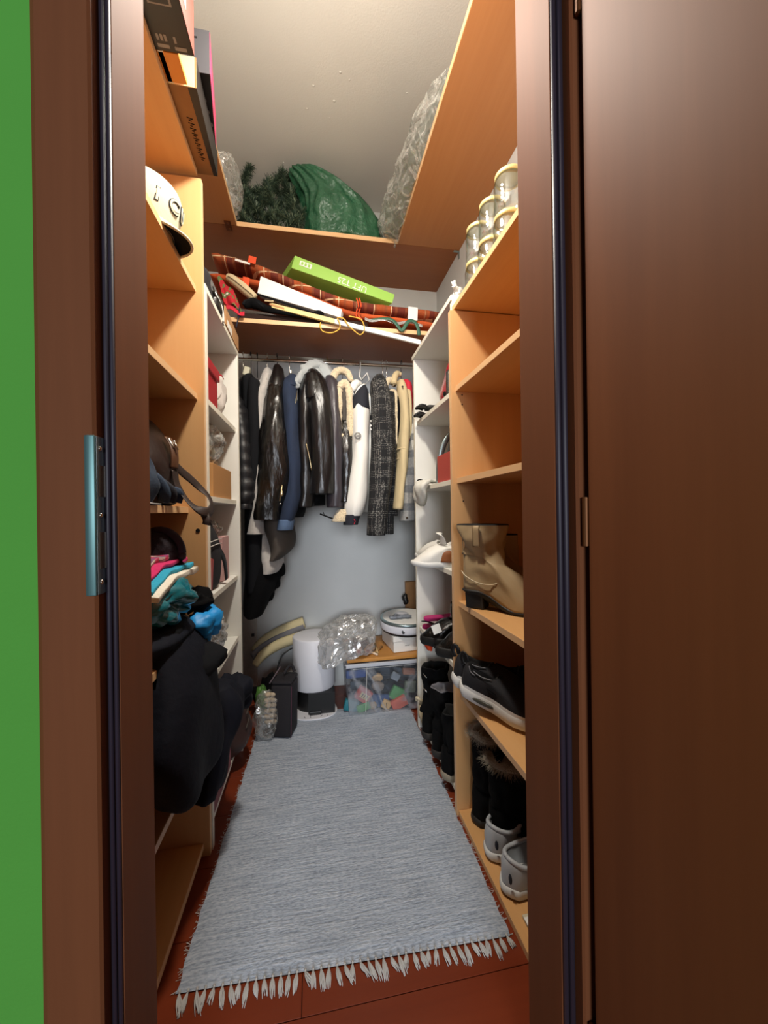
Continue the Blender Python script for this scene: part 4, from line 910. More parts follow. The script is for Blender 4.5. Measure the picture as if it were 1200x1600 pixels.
for k, (px, py, w_) in enumerate(((256, 72, .024), (283, 78, .024))):
    p = atz(px, py, TB); q = MB(); q.box((p.x - w_ / 2, p.y - .004, TB - .0001), (p.x + w_ / 2, p.y + .003, TB + .0008)); pic = obj('pictogram_bar', q, 'greyprint', t)
    for g in range(3 if k == 0 else 1): q = MB(); q.box((p.x - .010 + .008 * g, p.y - .022, TB - .0001), (p.x - .005 + .008 * g, p.y - .010, TB + .0008)); obj('pictogram', q, 'greyprint', t)
p0, p1 = atz(226, 2, TB), atz(256, 12, TB); q = MB(); q.box((-.315, .80, TB - .0001), (-.27, .835, TB + .0008)); f_ = obj('photo_frame', q, 'greyprint', t); q = MB(); q.box((-.311, .803, TB - .0006), (-.274, .832, TB)); obj('photo', q, 'boxblack', f_)
q = MB(); q.box((-.328, .918, TB + .0006), (-.316, .982, TB + .05)); q2 = thing('box', 'small white box squeezed between the black and brown cartons', 'box', (-.32, .95, TB)); obj('box', q, 'paper', q2, bevel=.001)
t = thing('folder', 'orange folder lying under the nearest black carton', 'folder', (-.4, .95, TB)); q = MB(); q.box((-.50, .919, TB + .0006), (-.285, .981, TB + .012)); obj('cover', q, mat('orange_card', '#d98a35', .6), t, bevel=.001)

# ================================================================ caps on the hat level of the left unit
CZc = 1.650 + TH + .001
MT['capwhite'] = mat('cream_cap_cloth', '#cdc6ae', .9, bump=(200, .3, .002))
t = thing('baseball_cap', 'cream baseball cap with outlined letters resting over the shelf edge', 'cap', (-.424, 1.005, CZc + .016), (0, R(8), R(2)))
b = MB(); n_ = 40; rg = []
for k in range(15):
    s = k / 14; z = .135 * math.sin(s * math.pi / 2); rr = .092 * math.cos(s * math.pi / 2) ** .62 + .002
    rg.append([Vector(((rr * 1.0) * math.cos(a) + .022 * math.sin(s * math.pi) * (math.cos(a) > 0) * math.cos(a), rr * .86 * math.sin(a), z + .002)) for a in np.linspace(0, 2 * math.pi, n_ + 1)[:-1]])
b.loft(rg, False, True); b.blob((0, 0, .138), (.008, .008, .004), 10, 6); obj('crown', b, 'capwhite', t, smooth=True, world=False)
def brim(u, v):
    a = R(-72) + R(144) * u; L = .046 * math.cos((u - .5) * 2.6) ** .8; r0 = .091
    return Vector(((r0 * math.cos(a)) + v * L, .86 * r0 * math.sin(a) * (1 + .05 * v), .006 - .010 * v - .006 * v * abs(2 * u - 1) ** 2 + .006 * math.sin(v * 3) + .014 * (1 - abs(2 * u - 1)) * 0))
b = MB(); b.grid(brim, 26, 10); obj('brim', b, 'capwhite', t, smooth=True, world=False, solid=.004)
b = MB(); b.tube([brim(u, 1.0) for u in np.linspace(.03, .97, 24)], .0034, 6); obj('brim_edge', b, 'capwhite', t, smooth=True, world=False)
b = MB(); b.grid(lambda u, v: brim(u * .9 + .05, v * .93) + Vector((0, 0, -.0035)), 20, 8); obj('brim_lining', b, 'charcoal', t, smooth=True, world=False)
def on_crown(a, z, off):      # a point of the crown's surface, moved outwards
    z = max(.004, min(.13, z)); s = math.asin(z / .135) / (math.pi / 2); rr = .092 * math.cos(s * math.pi / 2) ** .62 + .002 + off
    return Vector((rr * math.cos(a) + .022 * math.sin(s * math.pi) * max(0, math.cos(a)) ** 2, rr * .86 * math.sin(a), z + .002))
for k, ch in enumerate('ICU'):
    o = None
    for nm, m_, bold, d0 in (('letter_outline', 'navy', .0020, .0004), ('letter', 'capwhite', 0.0, .0016)):
        q_ = text(nm, ch, .047, WM[t.name] if o is None else WM[o.name], m_, t if o is None else o, .0012, bold)
        for v in q_.data.vertices: v.co = on_crown(R(-46 + 25 * k) + v.co.x / .094, .056 + v.co.y, d0 + .0012 + v.co.z)
        o = q_
t = thing('baseball_cap', 'dark striped cap behind the cream cap beside the door frame', 'cap', (-.40, .86, CZc))
b = MB(); rg = []
for k in range(12):
    s = k / 11; z = .10 * math.sin(s * math.pi / 2); rr = .075 * math.cos(s * math.pi / 2) ** .6 + .002
    rg.append([Vector((-.415 + rr * math.cos(a), .845 + rr * .8 * math.sin(a), CZc + z)) for a in np.linspace(0, 2 * math.pi, 33)[:-1]])
b.loft(rg, False, True); obj('crown', b, mat('plum_cloth', '#241826', .9), t, smooth=True)
for z in (.022, .05):
    b = MB(); rr = .0765 * math.cos(math.asin(z / .10)) ** .6; b.tube([Vector((-.415 + rr * math.cos(a), .845 + rr * .8 * math.sin(a), CZc + z)) for a in np.linspace(R(-90), R(90), 22)], .003, 6); obj('white_piping', b, 'capwhite', t, smooth=True)

# ================================================================ middle shelf: brown bag and denim
BZ = 1.0235
MT['brownleather'] = mat('dark_brown_leather', '#22100b', .45, spec=.5, bump=(40, .35, .005)); MT['strapbrown'] = mat('brown_strap', '#2c1e19', .6)
t = thing('shoulder_bag', 'dark brown leather shoulder bag with a steel buckle and looping strap', 'bag', (-.5, .98, BZ))
b = MB(); b.stack([(-.475, 1.06, BZ + .001, .105, .10), (-.472, 1.06, BZ + .02, .118, .110), (-.474, 1.06, BZ + .12, .115, .110), (-.482, 1.06, BZ + .19, .095, .10), (-.495, 1.06, BZ + .235, .06, .08), (-.51, 1.06, BZ + .245, .02, .03)], 30, 28, .010, (12, 12, 12), 4, sq=.8); obj('body', b, 'brownleather', t, smooth=True)
pb = at(272, 690, 1.05)
b = MB(); b.tube([at(263, 684, 1.05), at(268, 694, 1.045), at(273, 700, 1.045), at(272, 688, 1.045)], .0028, 6, sm=12); b.tube([at(272, 690, 1.045), at(278, 703, 1.045)], .0028, 6); obj('buckle', b, 'chrome', t, smooth=True)
b = MB(); b.tube([at(262, 684, 1.06), at(270, 696, 1.05), at(273, 714, 1.045), at(272, 732, 1.045)], .01, 8, flat=(.012, .003), sm=14, up=(1, -.6, 0)); obj('strap_tab', b, mat('tan_tab', '#5a3a24', .5), t, smooth=True)
b = MB(); b.tube([at(275, 728, 1.06), at(285, 738, 1.08), at(297, 748, 1.10), at(312, 762, 1.12), at(326, 776, 1.12), at(331, 790, 1.10), at(326, 800, 1.06), at(312, 797, 1.04), at(298, 787, 1.04), at(284, 770, 1.05), at(276, 755, 1.05), at(273, 735, 1.05)], .01, 8, flat=(.013, .0022), sm=70, up=(1, -.3, .1)); obj('strap', b, 'strapbrown', t, smooth=True)
b = MB(); b.tube([at(318, 800, 1.06), at(323, 812, 1.05), at(322, 820, 1.05)], .01, 6, flat=(.010, .002), sm=8, up=(0, -1, 0)); obj('strap_end', b, 'strapbrown', t, smooth=True)
t = thing('folded_jeans', 'crumpled blue jeans lying at the front of the middle left shelf', 'jeans', (-.4, .90, BZ))
b = MB(); b.stack([(-.405, .94, BZ + .001, .045, .05), (-.405, .945, BZ + .03, .052, .055), (-.406, .945, BZ + .08, .047, .050), (-.412, .945, BZ + .12, .036, .04), (-.418, .945, BZ + .135, .015, .02)], 28, 24, .020, (16, 16, 16), 7); MT['jeans'] = mat('dark_jeans_denim', '#283547', .9, bump=(180, .4, .003), var=(14, .3)); obj('fold', b, 'jeans', t, smooth=True)
for k in range(3):
    b = MB(); o_ = Vector((-.372 + .008 * k, .990 + .020 * k, BZ)); b.tube([o_ + Vector((-.03, 0, .085 - .012 * k)), o_ + Vector((.004, .004, .06 - .012 * k)), o_ + Vector((.018, .010, .030)), o_ + Vector((.012, .016, .010))], .01, 8, flat=(.014, .006), sm=14, up=(0, 1, 0)); obj('leg_fold', b, 'jeans' if k != 1 else 'navy', t, smooth=True)
t = thing('grey_cloth', 'light grey cloth lying flat under the jeans at the shelf front', 'cloth', (-.4, .93, BZ)); b = MB(); b.grid(lambda u, v: Vector((-.47 + .118 * u, .83 + .19 * v * (1 - .25 * u), BZ + .002 + .022 * (1 - u) * math.sin(v * 2.6) + .003 * noise.noise(Vector((u * 4, v * 6, 1))))), 16, 16); obj('cloth', b, mat('pale_grey_cloth', '#9a9694', .9), t, smooth=True, solid=.003)
t = thing('dark_cloth', 'dark brown folded cloth under the bag strap on the middle shelf', 'cloth', (-.42, 1.06, BZ)); b = MB(); b.blob((-.43, 1.06, BZ + .016), (.062, .085, .022), 24, 12, .012, 6, 3, False, BZ + .0006); obj('cloth', b, 'strapbrown', t, smooth=True)

# ================================================================ folded textiles shelf
TZ = .655 + TH + .001
MT['navycoat'] = mat('navy_padded_cloth', '#0b0e1a', .8, bump=(24, .5, .008), spec=.25)
knit = plaid('patterned_knit', '#d8c4b4', [('X', .05, .018, .0, '#5b4a44', .8), ('Y', .06, .022, .01, '#c81f5d', .85), ('Z', .02, .006, 0, '#e9dccd', .7), ('X', .035, .007, .01, '#7a3f74', .7)])
t = thing('folded_cloth', 'black cloth pile under the teal bag on the clothes shelf', 'cloth pile', (-.48, 1.0, TZ))
for k, (z, a, m_, sd) in enumerate(((TZ + .020, .02, 'blackcloth', 1), (TZ + .055, .018, 'charcoal', 2))):
    b = MB(); b.blob((-.47, 1.0, z), (.155, .16, .028), 34, 14, a, 5, sd, False, TZ + .0005, .75); obj('fold', b, m_, t, smooth=True)
t = thing('teal_bag', 'glossy teal plastic bag of clothes between striped blanket and navy coat', 'bag', (-.44, .97, TZ + .08))
b = MB(); b.blob((-.43, .975, TZ + .125), (.135, .125, .062), 40, 22, .035, 4, 5, True, TZ + .07); obj('film', b, mat('teal_plastic', '#0f6f7c', .18, spec=.8, coat=.5, bump=(22, .6, .008)), t, smooth=True)
t = thing('blue_cloth', 'bright sky blue cloth bundle sticking out over the white shelf side', 'cloth', (-.30, 1.10, TZ + .09))
b = MB(); b.blob(at(314, 976, 1.11), (.046, .05, .040), 30, 18, .022, 7, 3); b.blob(at(327, 966, 1.13), (.026, .03, .026), 20, 12, .012, 8, 9); b.blob(at(308, 992, 1.09), (.030, .03, .034), 20, 12, .014, 8, 4); obj('bundle', b, mat('sky_blue_nylon', '#1f8fd6', .5, bump=(24, .5, .006)), t, smooth=True)
t = thing('black_cloth', 'small black crumpled cloth behind the blanket on the clothes shelf', 'cloth', (-.34, 1.14, TZ + .16)); b = MB(); b.blob(at(309, 938, 1.13), (.045, .05, .028), 26, 16, .022, 7, 8); obj('bundle', b, 'blackcloth', t, smooth=True)
t = thing('striped_blanket', 'folded knitted blanket with magenta cyan and cream stripes', 'blanket', (-.43, .97, TZ + .19))
def blan(z0, dz, x1, m_, nm, th):
    b = MB()
    b.grid(lambda u, v: Vector((-.58 + (x1 + .58) * u, .83 + .275 * v + .03 * u, z0 + dz * u - .028 * (1 - v) * u + .010 * noise.noise(Vector((u * 3, v * 4, z0 * 9))) + .020 * math.sin(v * 3.1) * (1 - .3 * u))), 22, 22)
    return obj(nm, b, m_, t, smooth=True, solid=th, bevel=.002)
ZK = TZ + .185
blan(ZK - .004, -.004, -.318, mat('cream_knit', '#e4dccb', .95, bump=(120, .6, .004)), 'cream_layer', .014); blan(ZK + .009, -.003, -.330, mat('cyan_knit', '#2f9fbf', .95, bump=(120, .6, .004)), 'cyan_layer', .010)
blan(ZK + .020, .000, -.345, mat('magenta_knit', '#c62a63', .95, bump=(120, .6, .004)), 'magenta_layer', .010); blan(ZK + .030, .004, -.362, knit, 'patterned_layer', .012); blan(ZK + .046, .008, -.42, knit, 'patterned_fold', .012)
t = thing('knit_hat', 'dark plum knitted hat standing on edge behind the striped blanket', 'hat', (-.47, 1.05, TZ + .22))
b = MB(); b.blob(at(247, 866, 1.08), (.055, .05, .062), 30, 20, .008, 8, 2); obj('crown', b, mat('plum_knit', '#1e151c', .95, bump=(110, .6, .004)), t, smooth=True)
b = MB(); c = at(247, 866, 1.06); b.tube([c + Vector((.054 * math.cos(a), .01, .060 * math.sin(a))) for a in np.linspace(0, 2 * math.pi, 30)], .010, 8); obj('brim', b, mat('plum_knit_brim', '#2c2029', .95, bump=(110, .6, .004)), t, smooth=True)
t = thing('navy_coat', 'large dark navy coat slumped from the shelf towards the floor', 'coat', (-.36, 1.0, .33))
b = MB(); b.stack([(-.47, 1.0, TZ - .06, .10, .14), (-.45, 1.0, TZ + .02, .14, .17), (-.42, .98, TZ + .05, .12, .15), (-.43, .98, TZ + .085, .06, .08)], 36, 20, .02, (9, 9, 9), 4, sq=.8)
b.v = [Vector((v.x, v.y, max(v.z, TZ + .0005) if v.x < -.335 else v.z)) for v in b.v]
obj('folds', b, 'navycoat', t, smooth=True)
b = MB(); b.stack([(-.360, 1.00, .735, .030, .09), (-.345, 1.01, .70, .050, .13), (-.330, 1.02, .62, .060, .16), (-.322, 1.00, .53, .064, .165), (-.305, .99, .45, .066, .15), (-.302, .985, .385, .058, .125), (-.310, .975, .355, .032, .08)], 44, 44, .030, (8, 8, 5), 6, sq=.85)
b.v = [Vector((max(v.x, -.3315) if .63 < v.z < TZ + .002 else v.x, v.y, v.z)) for v in b.v]
obj('body', b, 'navycoat', t, smooth=True)
b = MB(); b.stack([P3(a) for a in [(345, 1068, 1.18, .03, .04), (352, 1090, 1.18, .05, .06), (350, 1130, 1.16, .045, .06), (338, 1180, 1.12, .04, .055), (330, 1222, 1.09, .038, .05), (326, 1240, 1.08, .03, .04)]], 26, 30, .018, (14, 14, 9), 8); obj('sleeve', b, 'navycoat', t, smooth=True)
b = MB(); b.blob(at(358, 1090, 1.24), (.055, .08, .055), 26, 18, .03, 6, 3); obj('hood', b, 'navycoat', t, smooth=True)
t = thing('grey_trousers', 'dark grey folded trousers between the teal bag and navy coat', 'trousers', (-.40, 1.05, TZ + .06)); b = MB(); b.blob(at(285, 1035, 1.05), (.10, .09, .034), 30, 14, .022, 5, 3); b.blob(at(303, 1036, 1.08), (.022, .03, .04), 16, 12, .01, 7, 3); obj('cloth', b, 'charcoal', t, smooth=True)

# ================================================================ left white unit
def onshelf(z): return z + TH + .0008
z = 1.690
t = thing('cardboard_flat', 'flattened brown cardboard tray on top of the left white unit', 'cardboard', (-.36, 1.6, z)); b = MB()
b.box((-.60, 1.47, z + .0006), (-.311, 1.715, z + .006)); b.prism([(1.47, z + .0008), (1.715, z + .0008), (1.715, z + .062), (1.47, z + .068)], 'x', -.314, -.3095); obj('panel', b, 'card', t, bevel=.001)
b = MB(); b.box((-.3093, 1.50, z + .004), (-.3088, 1.58, z + .030)); obj('label_patch', b, 'paper', t)
t = thing('camera_bag', 'black padded camera bag on top of the left white unit', 'bag', (-.36, 1.36, z))
b = MB(); b.blob((-.375, 1.315, z + .055), (.052, .062, .052), 26, 16, .006, 6, 2, False, z + .001, .6); obj('body', b, 'case', t, smooth=True)
b = MB(); b.lathe([(.001, 0), (.036, 0), (.040, .008), (.040, .05), (.034, .062), (.001, .062)], (-.37, 1.27, z + .055), 24, sx=.9); obj('lid', b, 'black', t, smooth=True)
b = MB(); b.tube([(-.325, 1.36, z + .07), (-.318, 1.40, z + .04), (-.316, 1.43, z + .002), (-.309, 1.44, z - .02)], .01, 6, flat=(.007, .0016), sm=12, up=(1, 0, 0)); obj('strap', b, 'black', t, smooth=True)
b = MB(); b.tube([(-.322, 1.375, z + .06), (-.310, 1.42, z + .03), (-.3105, 1.44, z - .01)], .004, 6, sm=10); obj('white_cord', b, 'paper', t, smooth=True)
t = thing('camera_pouch', 'rounded black pouch beside the camera bag against the floral cloth', 'pouch', (-.33, 1.45, z)); b = MB(); b.blob((-.345, 1.42, z + .040), (.036, .042, .038), 24, 16, .005, 6, 4, False, z + .001, .6); obj('body', b, 'leather2', t, smooth=True)
b = MB(); b.tube([(-.35, 1.385, z + .066), (-.325, 1.41, z + .078), (-.315, 1.44, z + .062)], .0018, 6, sm=10); obj('zip', b, 'chrome', t, smooth=True)
# red box
zz = onshelf(1.345)
t = thing('red_box', 'bright red lidded box on the upper left white shelf', 'box', (-.42, 1.4, zz)); MT['redbox'] = mat('red_lacquer', '#a81420', .45)
b = MB(); b.box((-.52, 1.242, zz), (-.340, 1.468, zz + .135)); obj('box', b, 'redbox', t, bevel=.002); b = MB(); b.box((-.525, 1.240, zz + .112), (-.333, 1.476, zz + .150)); obj('lid', b, 'redbox', t, bevel=.003)
t = thing('paper_bag', 'crumpled white printed paper bag behind the red box', 'bag', (-.45, 1.58, zz)); b = MB(); b.blob((-.43, 1.585, zz + .10), (.085, .075, .10), 28, 20, .022, 6, 3, True, zz + .0008, .7); obj('paper', b, mat('white_paper', '#ded6cf', .7, bump=(40, .4, .004)), t, smooth=True); b = MB(); b.tube([(-.36, 1.55, zz + .17), (-.35, 1.58, zz + .175), (-.35, 1.61, zz + .172)], .003, 6); obj('red_print', b, 'redcloth', t)
# cardboard box with clear bag on top
zz = onshelf(1.040)
t = thing('cardboard_box', 'small brown cardboard box on the middle left white shelf', 'box', (-.42, 1.5, zz)); b = MB(); b.box((-.50, 1.37, zz), (-.335, 1.655, zz + .115)); obj('box', b, mat('tan_cardboard', '#b8854f', .8), t, bevel=.002); b = MB(); b.box((-.42, 1.369, zz + .02), (-.40, 1.371, zz + .10)); obj('tape', b, 'card', t)
t = thing('plastic_bag', 'clear plastic bag of silvery cups standing on the small cardboard box', 'bag', (-.42, 1.5, zz + .116)); b = MB(); b.blob((-.42, 1.49, zz + .116 + .078), (.085, .12, .080), 34, 22, .035, 5, 4, True, zz + .1165); obj('film', b, 'film', t, smooth=True)
for k, (y, h) in enumerate(((1.46, .045), (1.50, .092), (1.43, .10))): b = MB(); b.blob((-.38 - .02 * k, y, zz + .118 + h), (.032, .034, .030), 20, 14); obj('cup', b, mat('pewter_%d' % k, '#a99f8c', .3, .7), t, smooth=True)
# backpack shelf
zz = onshelf(.725)
t = thing('black_backpack', 'black backpack with pale piping on the third left white shelf', 'backpack', (-.42, 1.38, zz))
b = MB(); b.stack([(-.43, 1.39, zz, .085, .10), (-.43, 1.39, zz + .03, .10, .115), (-.425, 1.40, zz + .13, .095, .105), (-.43, 1.38, zz + .22, .085, .095), (-.44, 1.37, zz + .27, .05, .06)], 28, 28, .010, (12, 12, 12), 3, sq=.75); obj('body', b, 'case', t, smooth=True)
for dz in (.150, .165): b = MB(); b.tube([(-.335, 1.30, zz + dz), (-.325, 1.38, zz + dz + .006), (-.333, 1.47, zz + dz + .002)], .0018, 6, sm=10); obj('piping', b, 'greywool', t, smooth=True)
b = MB(); b.tube([(-.335, 1.42, zz + .14), (-.325, 1.47, zz + .09), (-.325, 1.50, zz + .02)], .01, 8, flat=(.016, .005), sm=12, up=(1, 0, 0)); obj('shoulder_strap', b, 'black', t, smooth=True)
t = thing('camera', 'old black camera with round lens under the cardboard box shelf', 'camera', (-.40, 1.30, zz + .272)); b = MB(); b.box((-.46, 1.275, zz + .262), (-.355, 1.36, zz + .298)); obj('body', b, 'black', t, bevel=.004); b = MB(); b.lathe([(.001, 0), (.012, 0), (.016, .004), (.016, .014), (.001, .014)], (0, 0, 0), 20); b.xf(Matrix.Translation((-.372, 1.275, zz + .28)) @ Matrix.Rotation(R(90), 4, 'X')); obj('lens', b, 'steeldark', t, smooth=True)
t = thing('wallet', 'dark red leather wallet standing at the front of backpack shelf', 'wallet', (-.34, 1.28, zz)); b = MB(); b.obox((-.337, 1.275, zz + .062), (.02, .045, .118), (R(-8), 0, 0)); obj('cover', b, mat('brick_leather', '#8a3626', .5), t, bevel=.003); b = MB(); b.obox((-.3255, 1.295, zz + .066), (.004, .030, .10), (R(-14), 0, 0)); obj('flap', b, mat('red_leather', '#a23b31', .5), t, bevel=.002)
t = thing('notebook', 'white notebook with dark edge standing before the wallet', 'notebook', (-.34, 1.25, zz)); b = MB(); b.obox((-.336, 1.2465, zz + .036), (.02, .011, .07)); obj('pages', b, 'paper', t, bevel=.001)
t = thing('pink_bag', 'pale pink paper bag standing behind the black backpack', 'bag', (-.42, 1.58, zz)); b = MB(); b.box((-.50, 1.53, zz), (-.345, 1.64, zz + .17)); b.jitter(.006, 14, 2); obj('paper', b, mat('pale_pink_paper', '#c99c98', .7), t, bevel=.003); b = MB(); b.blob((-.42, 1.585, zz + .205), (.06, .045, .03), 20, 12, .02, 8, 3, True); obj('tissue', b, 'film', t, smooth=True)
# clear bag with brown jar
zz = onshelf(.468)
t = thing('plastic_bag', 'clear bag holding dusky pink cloth on the fourth left white shelf', 'bag', (-.42, 1.42, zz)); b = MB(); b.blob((-.42, 1.44, zz + .085), (.085, .17, .088), 40, 24, .045, 4, 9, True, zz + .0006); obj('film', b, 'film', t, smooth=True)
b = MB(); b.blob((-.42, 1.37, zz + .06), (.065, .085, .058), 28, 18, .02, 6, 4, False, zz + .001); obj('contents', b, mat('dusky_pink', '#8c4b40', .8, var=(14, .3)), t, smooth=True)
# bottom: magazines and brown bag
zz = onshelf(.045)
t = thing('magazine_box', 'dusky pink box with a grey lettered band leaning on the lowest left white shelf', 'box', (-.35, 1.40, zz))
b = MB(); b.box((-.44, 1.26, zz), (-.322, 1.52, zz + .19)); obj('box', b, mat('dusky_rose_card', '#8d4a50', .6), t, bevel=.002); b = MB(); b.box((-.3222, 1.262, zz + .125), (-.3210, 1.518, zz + .185)); bd = obj('band', b, mat('grey_band', '#8b8a88', .6), t)
b = MB()
for k in range(10): y = 1.285 + .022 * k; b.tube([(-.3208, y, zz + .140), (-.3208, y + .004, zz + .168), (-.3208, y + .008, zz + .142), (-.3208, y + .012, zz + .166)], .0014, 4)
obj('printing', b, 'paper', bd)['kind'] = 'stuff'
t = thing('brown_bag', 'dark brown crumpled leather bag at the end of the lowest white shelf', 'bag', (-.37, 1.62, zz)); b = MB(); b.stack([(-.355, 1.615, zz, .055, .075), (-.345, 1.615, zz + .05, .078, .09), (-.350, 1.615, zz + .14, .068, .085), (-.365, 1.615, zz + .22, .05, .08), (-.37, 1.615, zz + .25, .012, .05)], 28, 28, .022, (12, 12, 12), 5); obj('body', b, mat('umber_leather', '#3a2622', .5, bump=(30, .4, .006)), t, smooth=True)
for k in range(3): b = MB(); b.tube([(-.275, 1.56 + .01 * k, zz + .05 + .05 * k), (-.272, 1.61, zz + .065 + .05 * k), (-.285, 1.66, zz + .055 + .05 * k)], .0025, 6, sm=10); obj('seam', b, 'taupe', t, smooth=True)

# ================================================================ things on the shelf over the rail
S0 = SZ + .0008
MT['matplaid'] = plaid('rust_plaid', '#6e2613', [('X', .19, .085, .02, '#b4531f', .8), ('X', .085, .0045, .03, '#e9c79a', .95), ('Z', .05, .0045, .012, '#e9c79a', .9), ('X', .05, .012, .01, '#8f4a26', .7)], .85); MT['matorange'] = mat('orange_quilt', '#b84d1c', .85, bump=(40, .5, .006), var=(6, .3)); MT['orange'] = mat('orange_webbing', '#df4a1b', .7)
def cushion(name, label, pts, depth, th, m, m2=None, seed=0):
    t = thing(name, label, 'mat', tuple(at(pts[0][0], pts[0][1], 1.83)), (0, 0, 0), 'rust plaid folding mats on the shelf over the rail')
    P = spline([list(at(px, py, 1.825)) for px, py in pts], 50); rg = []
    for k, p in enumerate(P):
        e = min(1, min(k, 49 - k) / 3 + .35); ring = []
        for i in range(20):
            a = 2 * math.pi * i / 20; dy = math.copysign(abs(math.cos(a)) ** .5, math.cos(a)); dz = math.copysign(abs(math.sin(a)) ** .7, math.sin(a))
            w = .005 * noise.noise(Vector((k * .5, i * .5, seed)))
            ring.append(Vector((p[0], p[1] + depth / 2 + dy * depth / 2, max(S0, p[2] + (dz * (th / 2 + w)) * e))))
        rg.append(ring)
    b = MB(); b.loft(rg); obj('cover', b, m, t, smooth=True)
    return t, P
t = thing('folded_blanket', 'dark brown folded blanket squeezed under the mats above the rail', 'blanket', (-.08, 1.95, S0))
b = MB(); b.box((-.33, 1.80, S0), (.26, 2.12, S0 + .034)); b.jitter(.004, 9, 2); b.v = [Vector((v.x, v.y, max(v.z, S0))) for v in b.v]; obj('fold', b, mat('dark_brown_wool', '#2c1a12', .95, bump=(90, .4, .004)), t, bevel=.010, seg=3)
t, P = cushion('folding_mat', 'orange quilted mat edge lying under the rust plaid one', [(328, 428), (400, 440), (470, 458), (545, 487), (610, 497), (690, 508)], .26, .038, 'matorange', seed=2)
b = MB(); p = at(384, 441, 1.80); b.obox(p, (.030, .004, .046), (0, R(8), 0)); obj('handle_loop', b, 'orange', t, bevel=.002)
t, P = cushion('folding_mat', 'rust brown plaid mat with cream lines on top of the orange mat', [(330, 396), (395, 414), (460, 440), (540, 470), (600, 480), (690, 490)], .27, .050, 'matplaid', seed=5)
b = MB(); p = at(394, 406, 1.805); b.obox(p, (.034, .004, .032), (0, R(10), 0)); obj('velcro_tab', b, 'orange', t, bevel=.002)
b = MB(); p = at(379, 409, 1.808); b.obox(p, (.065, .003, .009), (0, R(12), 0)); obj('maker_label', b, 'paper', t)
b = MB(); p = at(645, 490, 1.815); b.obox(p, (.048, .003, .062), (0, R(3), 0)); obj('care_tag', b, 'paper', t)
b = MB()
for dx in (0, 4): b.tube([at(557 + dx, 466, 1.80), at(560 + dx, 478, 1.795), at(556 + dx, 492, 1.79), at(562 + dx, 500, 1.79)], .0035, 6, sm=12)
obj('tie_cord', b, 'orange', t, smooth=True)
t = thing('green_box', 'lime green flat box with upside down white lettering on the plaid mat', 'box', tuple(at(540, 440, 1.9)), (0, 0, 0))
a0, a1 = at(461, 399, 1.84), at(617, 460, 1.84); ax = (a1 - a0).normalized(); L = (a1 - a0).length; upv = Vector((0, 1, 0)).cross(ax) * -1
if upv.z < 0: upv = -upv
hh = .062; dv = Vector((-.10, .22, .0))
b = MB(); q = [a0 - upv * hh, a1 - upv * hh * .75, a1, a0]; b.loft([q, [v + dv for v in q]]); MT['lime'] = mat('lime_card', '#97c653', .5); go = obj('box', b, 'lime', t, bevel=.002)
text('lettering', 'UFT T25', .040, basis(a0 + ax * L * .58 - upv * hh * .5 + Vector((0, -.0008, 0)), -ax, -upv), 'paper', t)
ctr = a0 + ax * .058 - upv * hh * .40 + Vector((0, -.0008, 0)); b = MB(); b.obox(ctr, (.056, .0012, .022), (0, math.atan2(-ax.z, ax.x), 0)); ip = obj('icon_panel', b, 'paper', t)
for k in (-1, 0, 1): b = MB(); b.obox(ctr + ax * .016 * k + Vector((0, -.001, 0)), (.010, .0012, .014), (0, math.atan2(-ax.z, ax.x), 0)); obj('icon', b, 'lime', ip)
t = thing('white_box', 'long white cardboard box lying in front of the plaid mats', 'box', tuple(at(470, 470, 1.80)))
a0, a1, a2, a3 = at(407, 431, 1.785), at(534, 483, 1.785), at(532, 494, 1.785), at(402, 458, 1.785); b = MB(); q = [a3, a2 - Vector((0, 0, .006)), a1, a0]; dv = Vector((.01, .035, -.004)); b.loft([q, [v + dv for v in q]]); obj('box', b, 'paper', t, bevel=.002)
b = MB(); b.tube([a3 + Vector((0, -.001, -.004)), a2 + Vector((-.1, -.001, -.002))], .004, 6); obj('dark_edge', b, 'charcoal', t)
t = thing('slipper', 'flat black slipper lying in front of the white box', 'slipper', tuple(at(440, 480, 1.80))); b = MB(); b.tube([at(382, 478, 1.775), at(396, 474, 1.78), at(415, 482, 1.78), at(440, 488, 1.78), at(470, 493, 1.78), at(500, 497, 1.78)], (.012, .024, .016, .010, .010, .006), 14, flat=None, sm=26); obj('sole', b, 'blackcloth', t, smooth=True); b = MB(); b.tube([at(380, 476, 1.765), at(384, 470, 1.765), at(397, 470, 1.765), at(412, 480, 1.765)], .006, 8, sm=14); obj('rim', b, 'charcoal', t, smooth=True); b = MB(); b.blob(at(498, 490, 1.775), (.024, .012, .014), 18, 12); obj('toe', b, 'blackcloth', t, smooth=True)
t = thing('spectacle_case', 'cream rolled pouch with a metal clasp among the left shelf clutter', 'pouch', tuple(at(375, 450, 1.79))); b = MB(); b.tube([at(354, 433, 1.78), at(362, 436, 1.78), at(380, 450, 1.78), at(398, 466, 1.78)], (.012, .020, .022, .018), 14, sm=24); obj('roll', b, mat('cream_canvas', '#c7b48f', .9, bump=(90, .4, .003)), t, smooth=True); b = MB(); b.tube([at(356, 431, 1.76), at(364, 436, 1.757), at(396, 462, 1.757)], .0016, 6); obj('clasp', b, 'chrome', t)
t = thing('floral_cloth', 'red green and white floral cloth hanging at the left shelf end', 'cloth', tuple(at(355, 460, 1.79)))
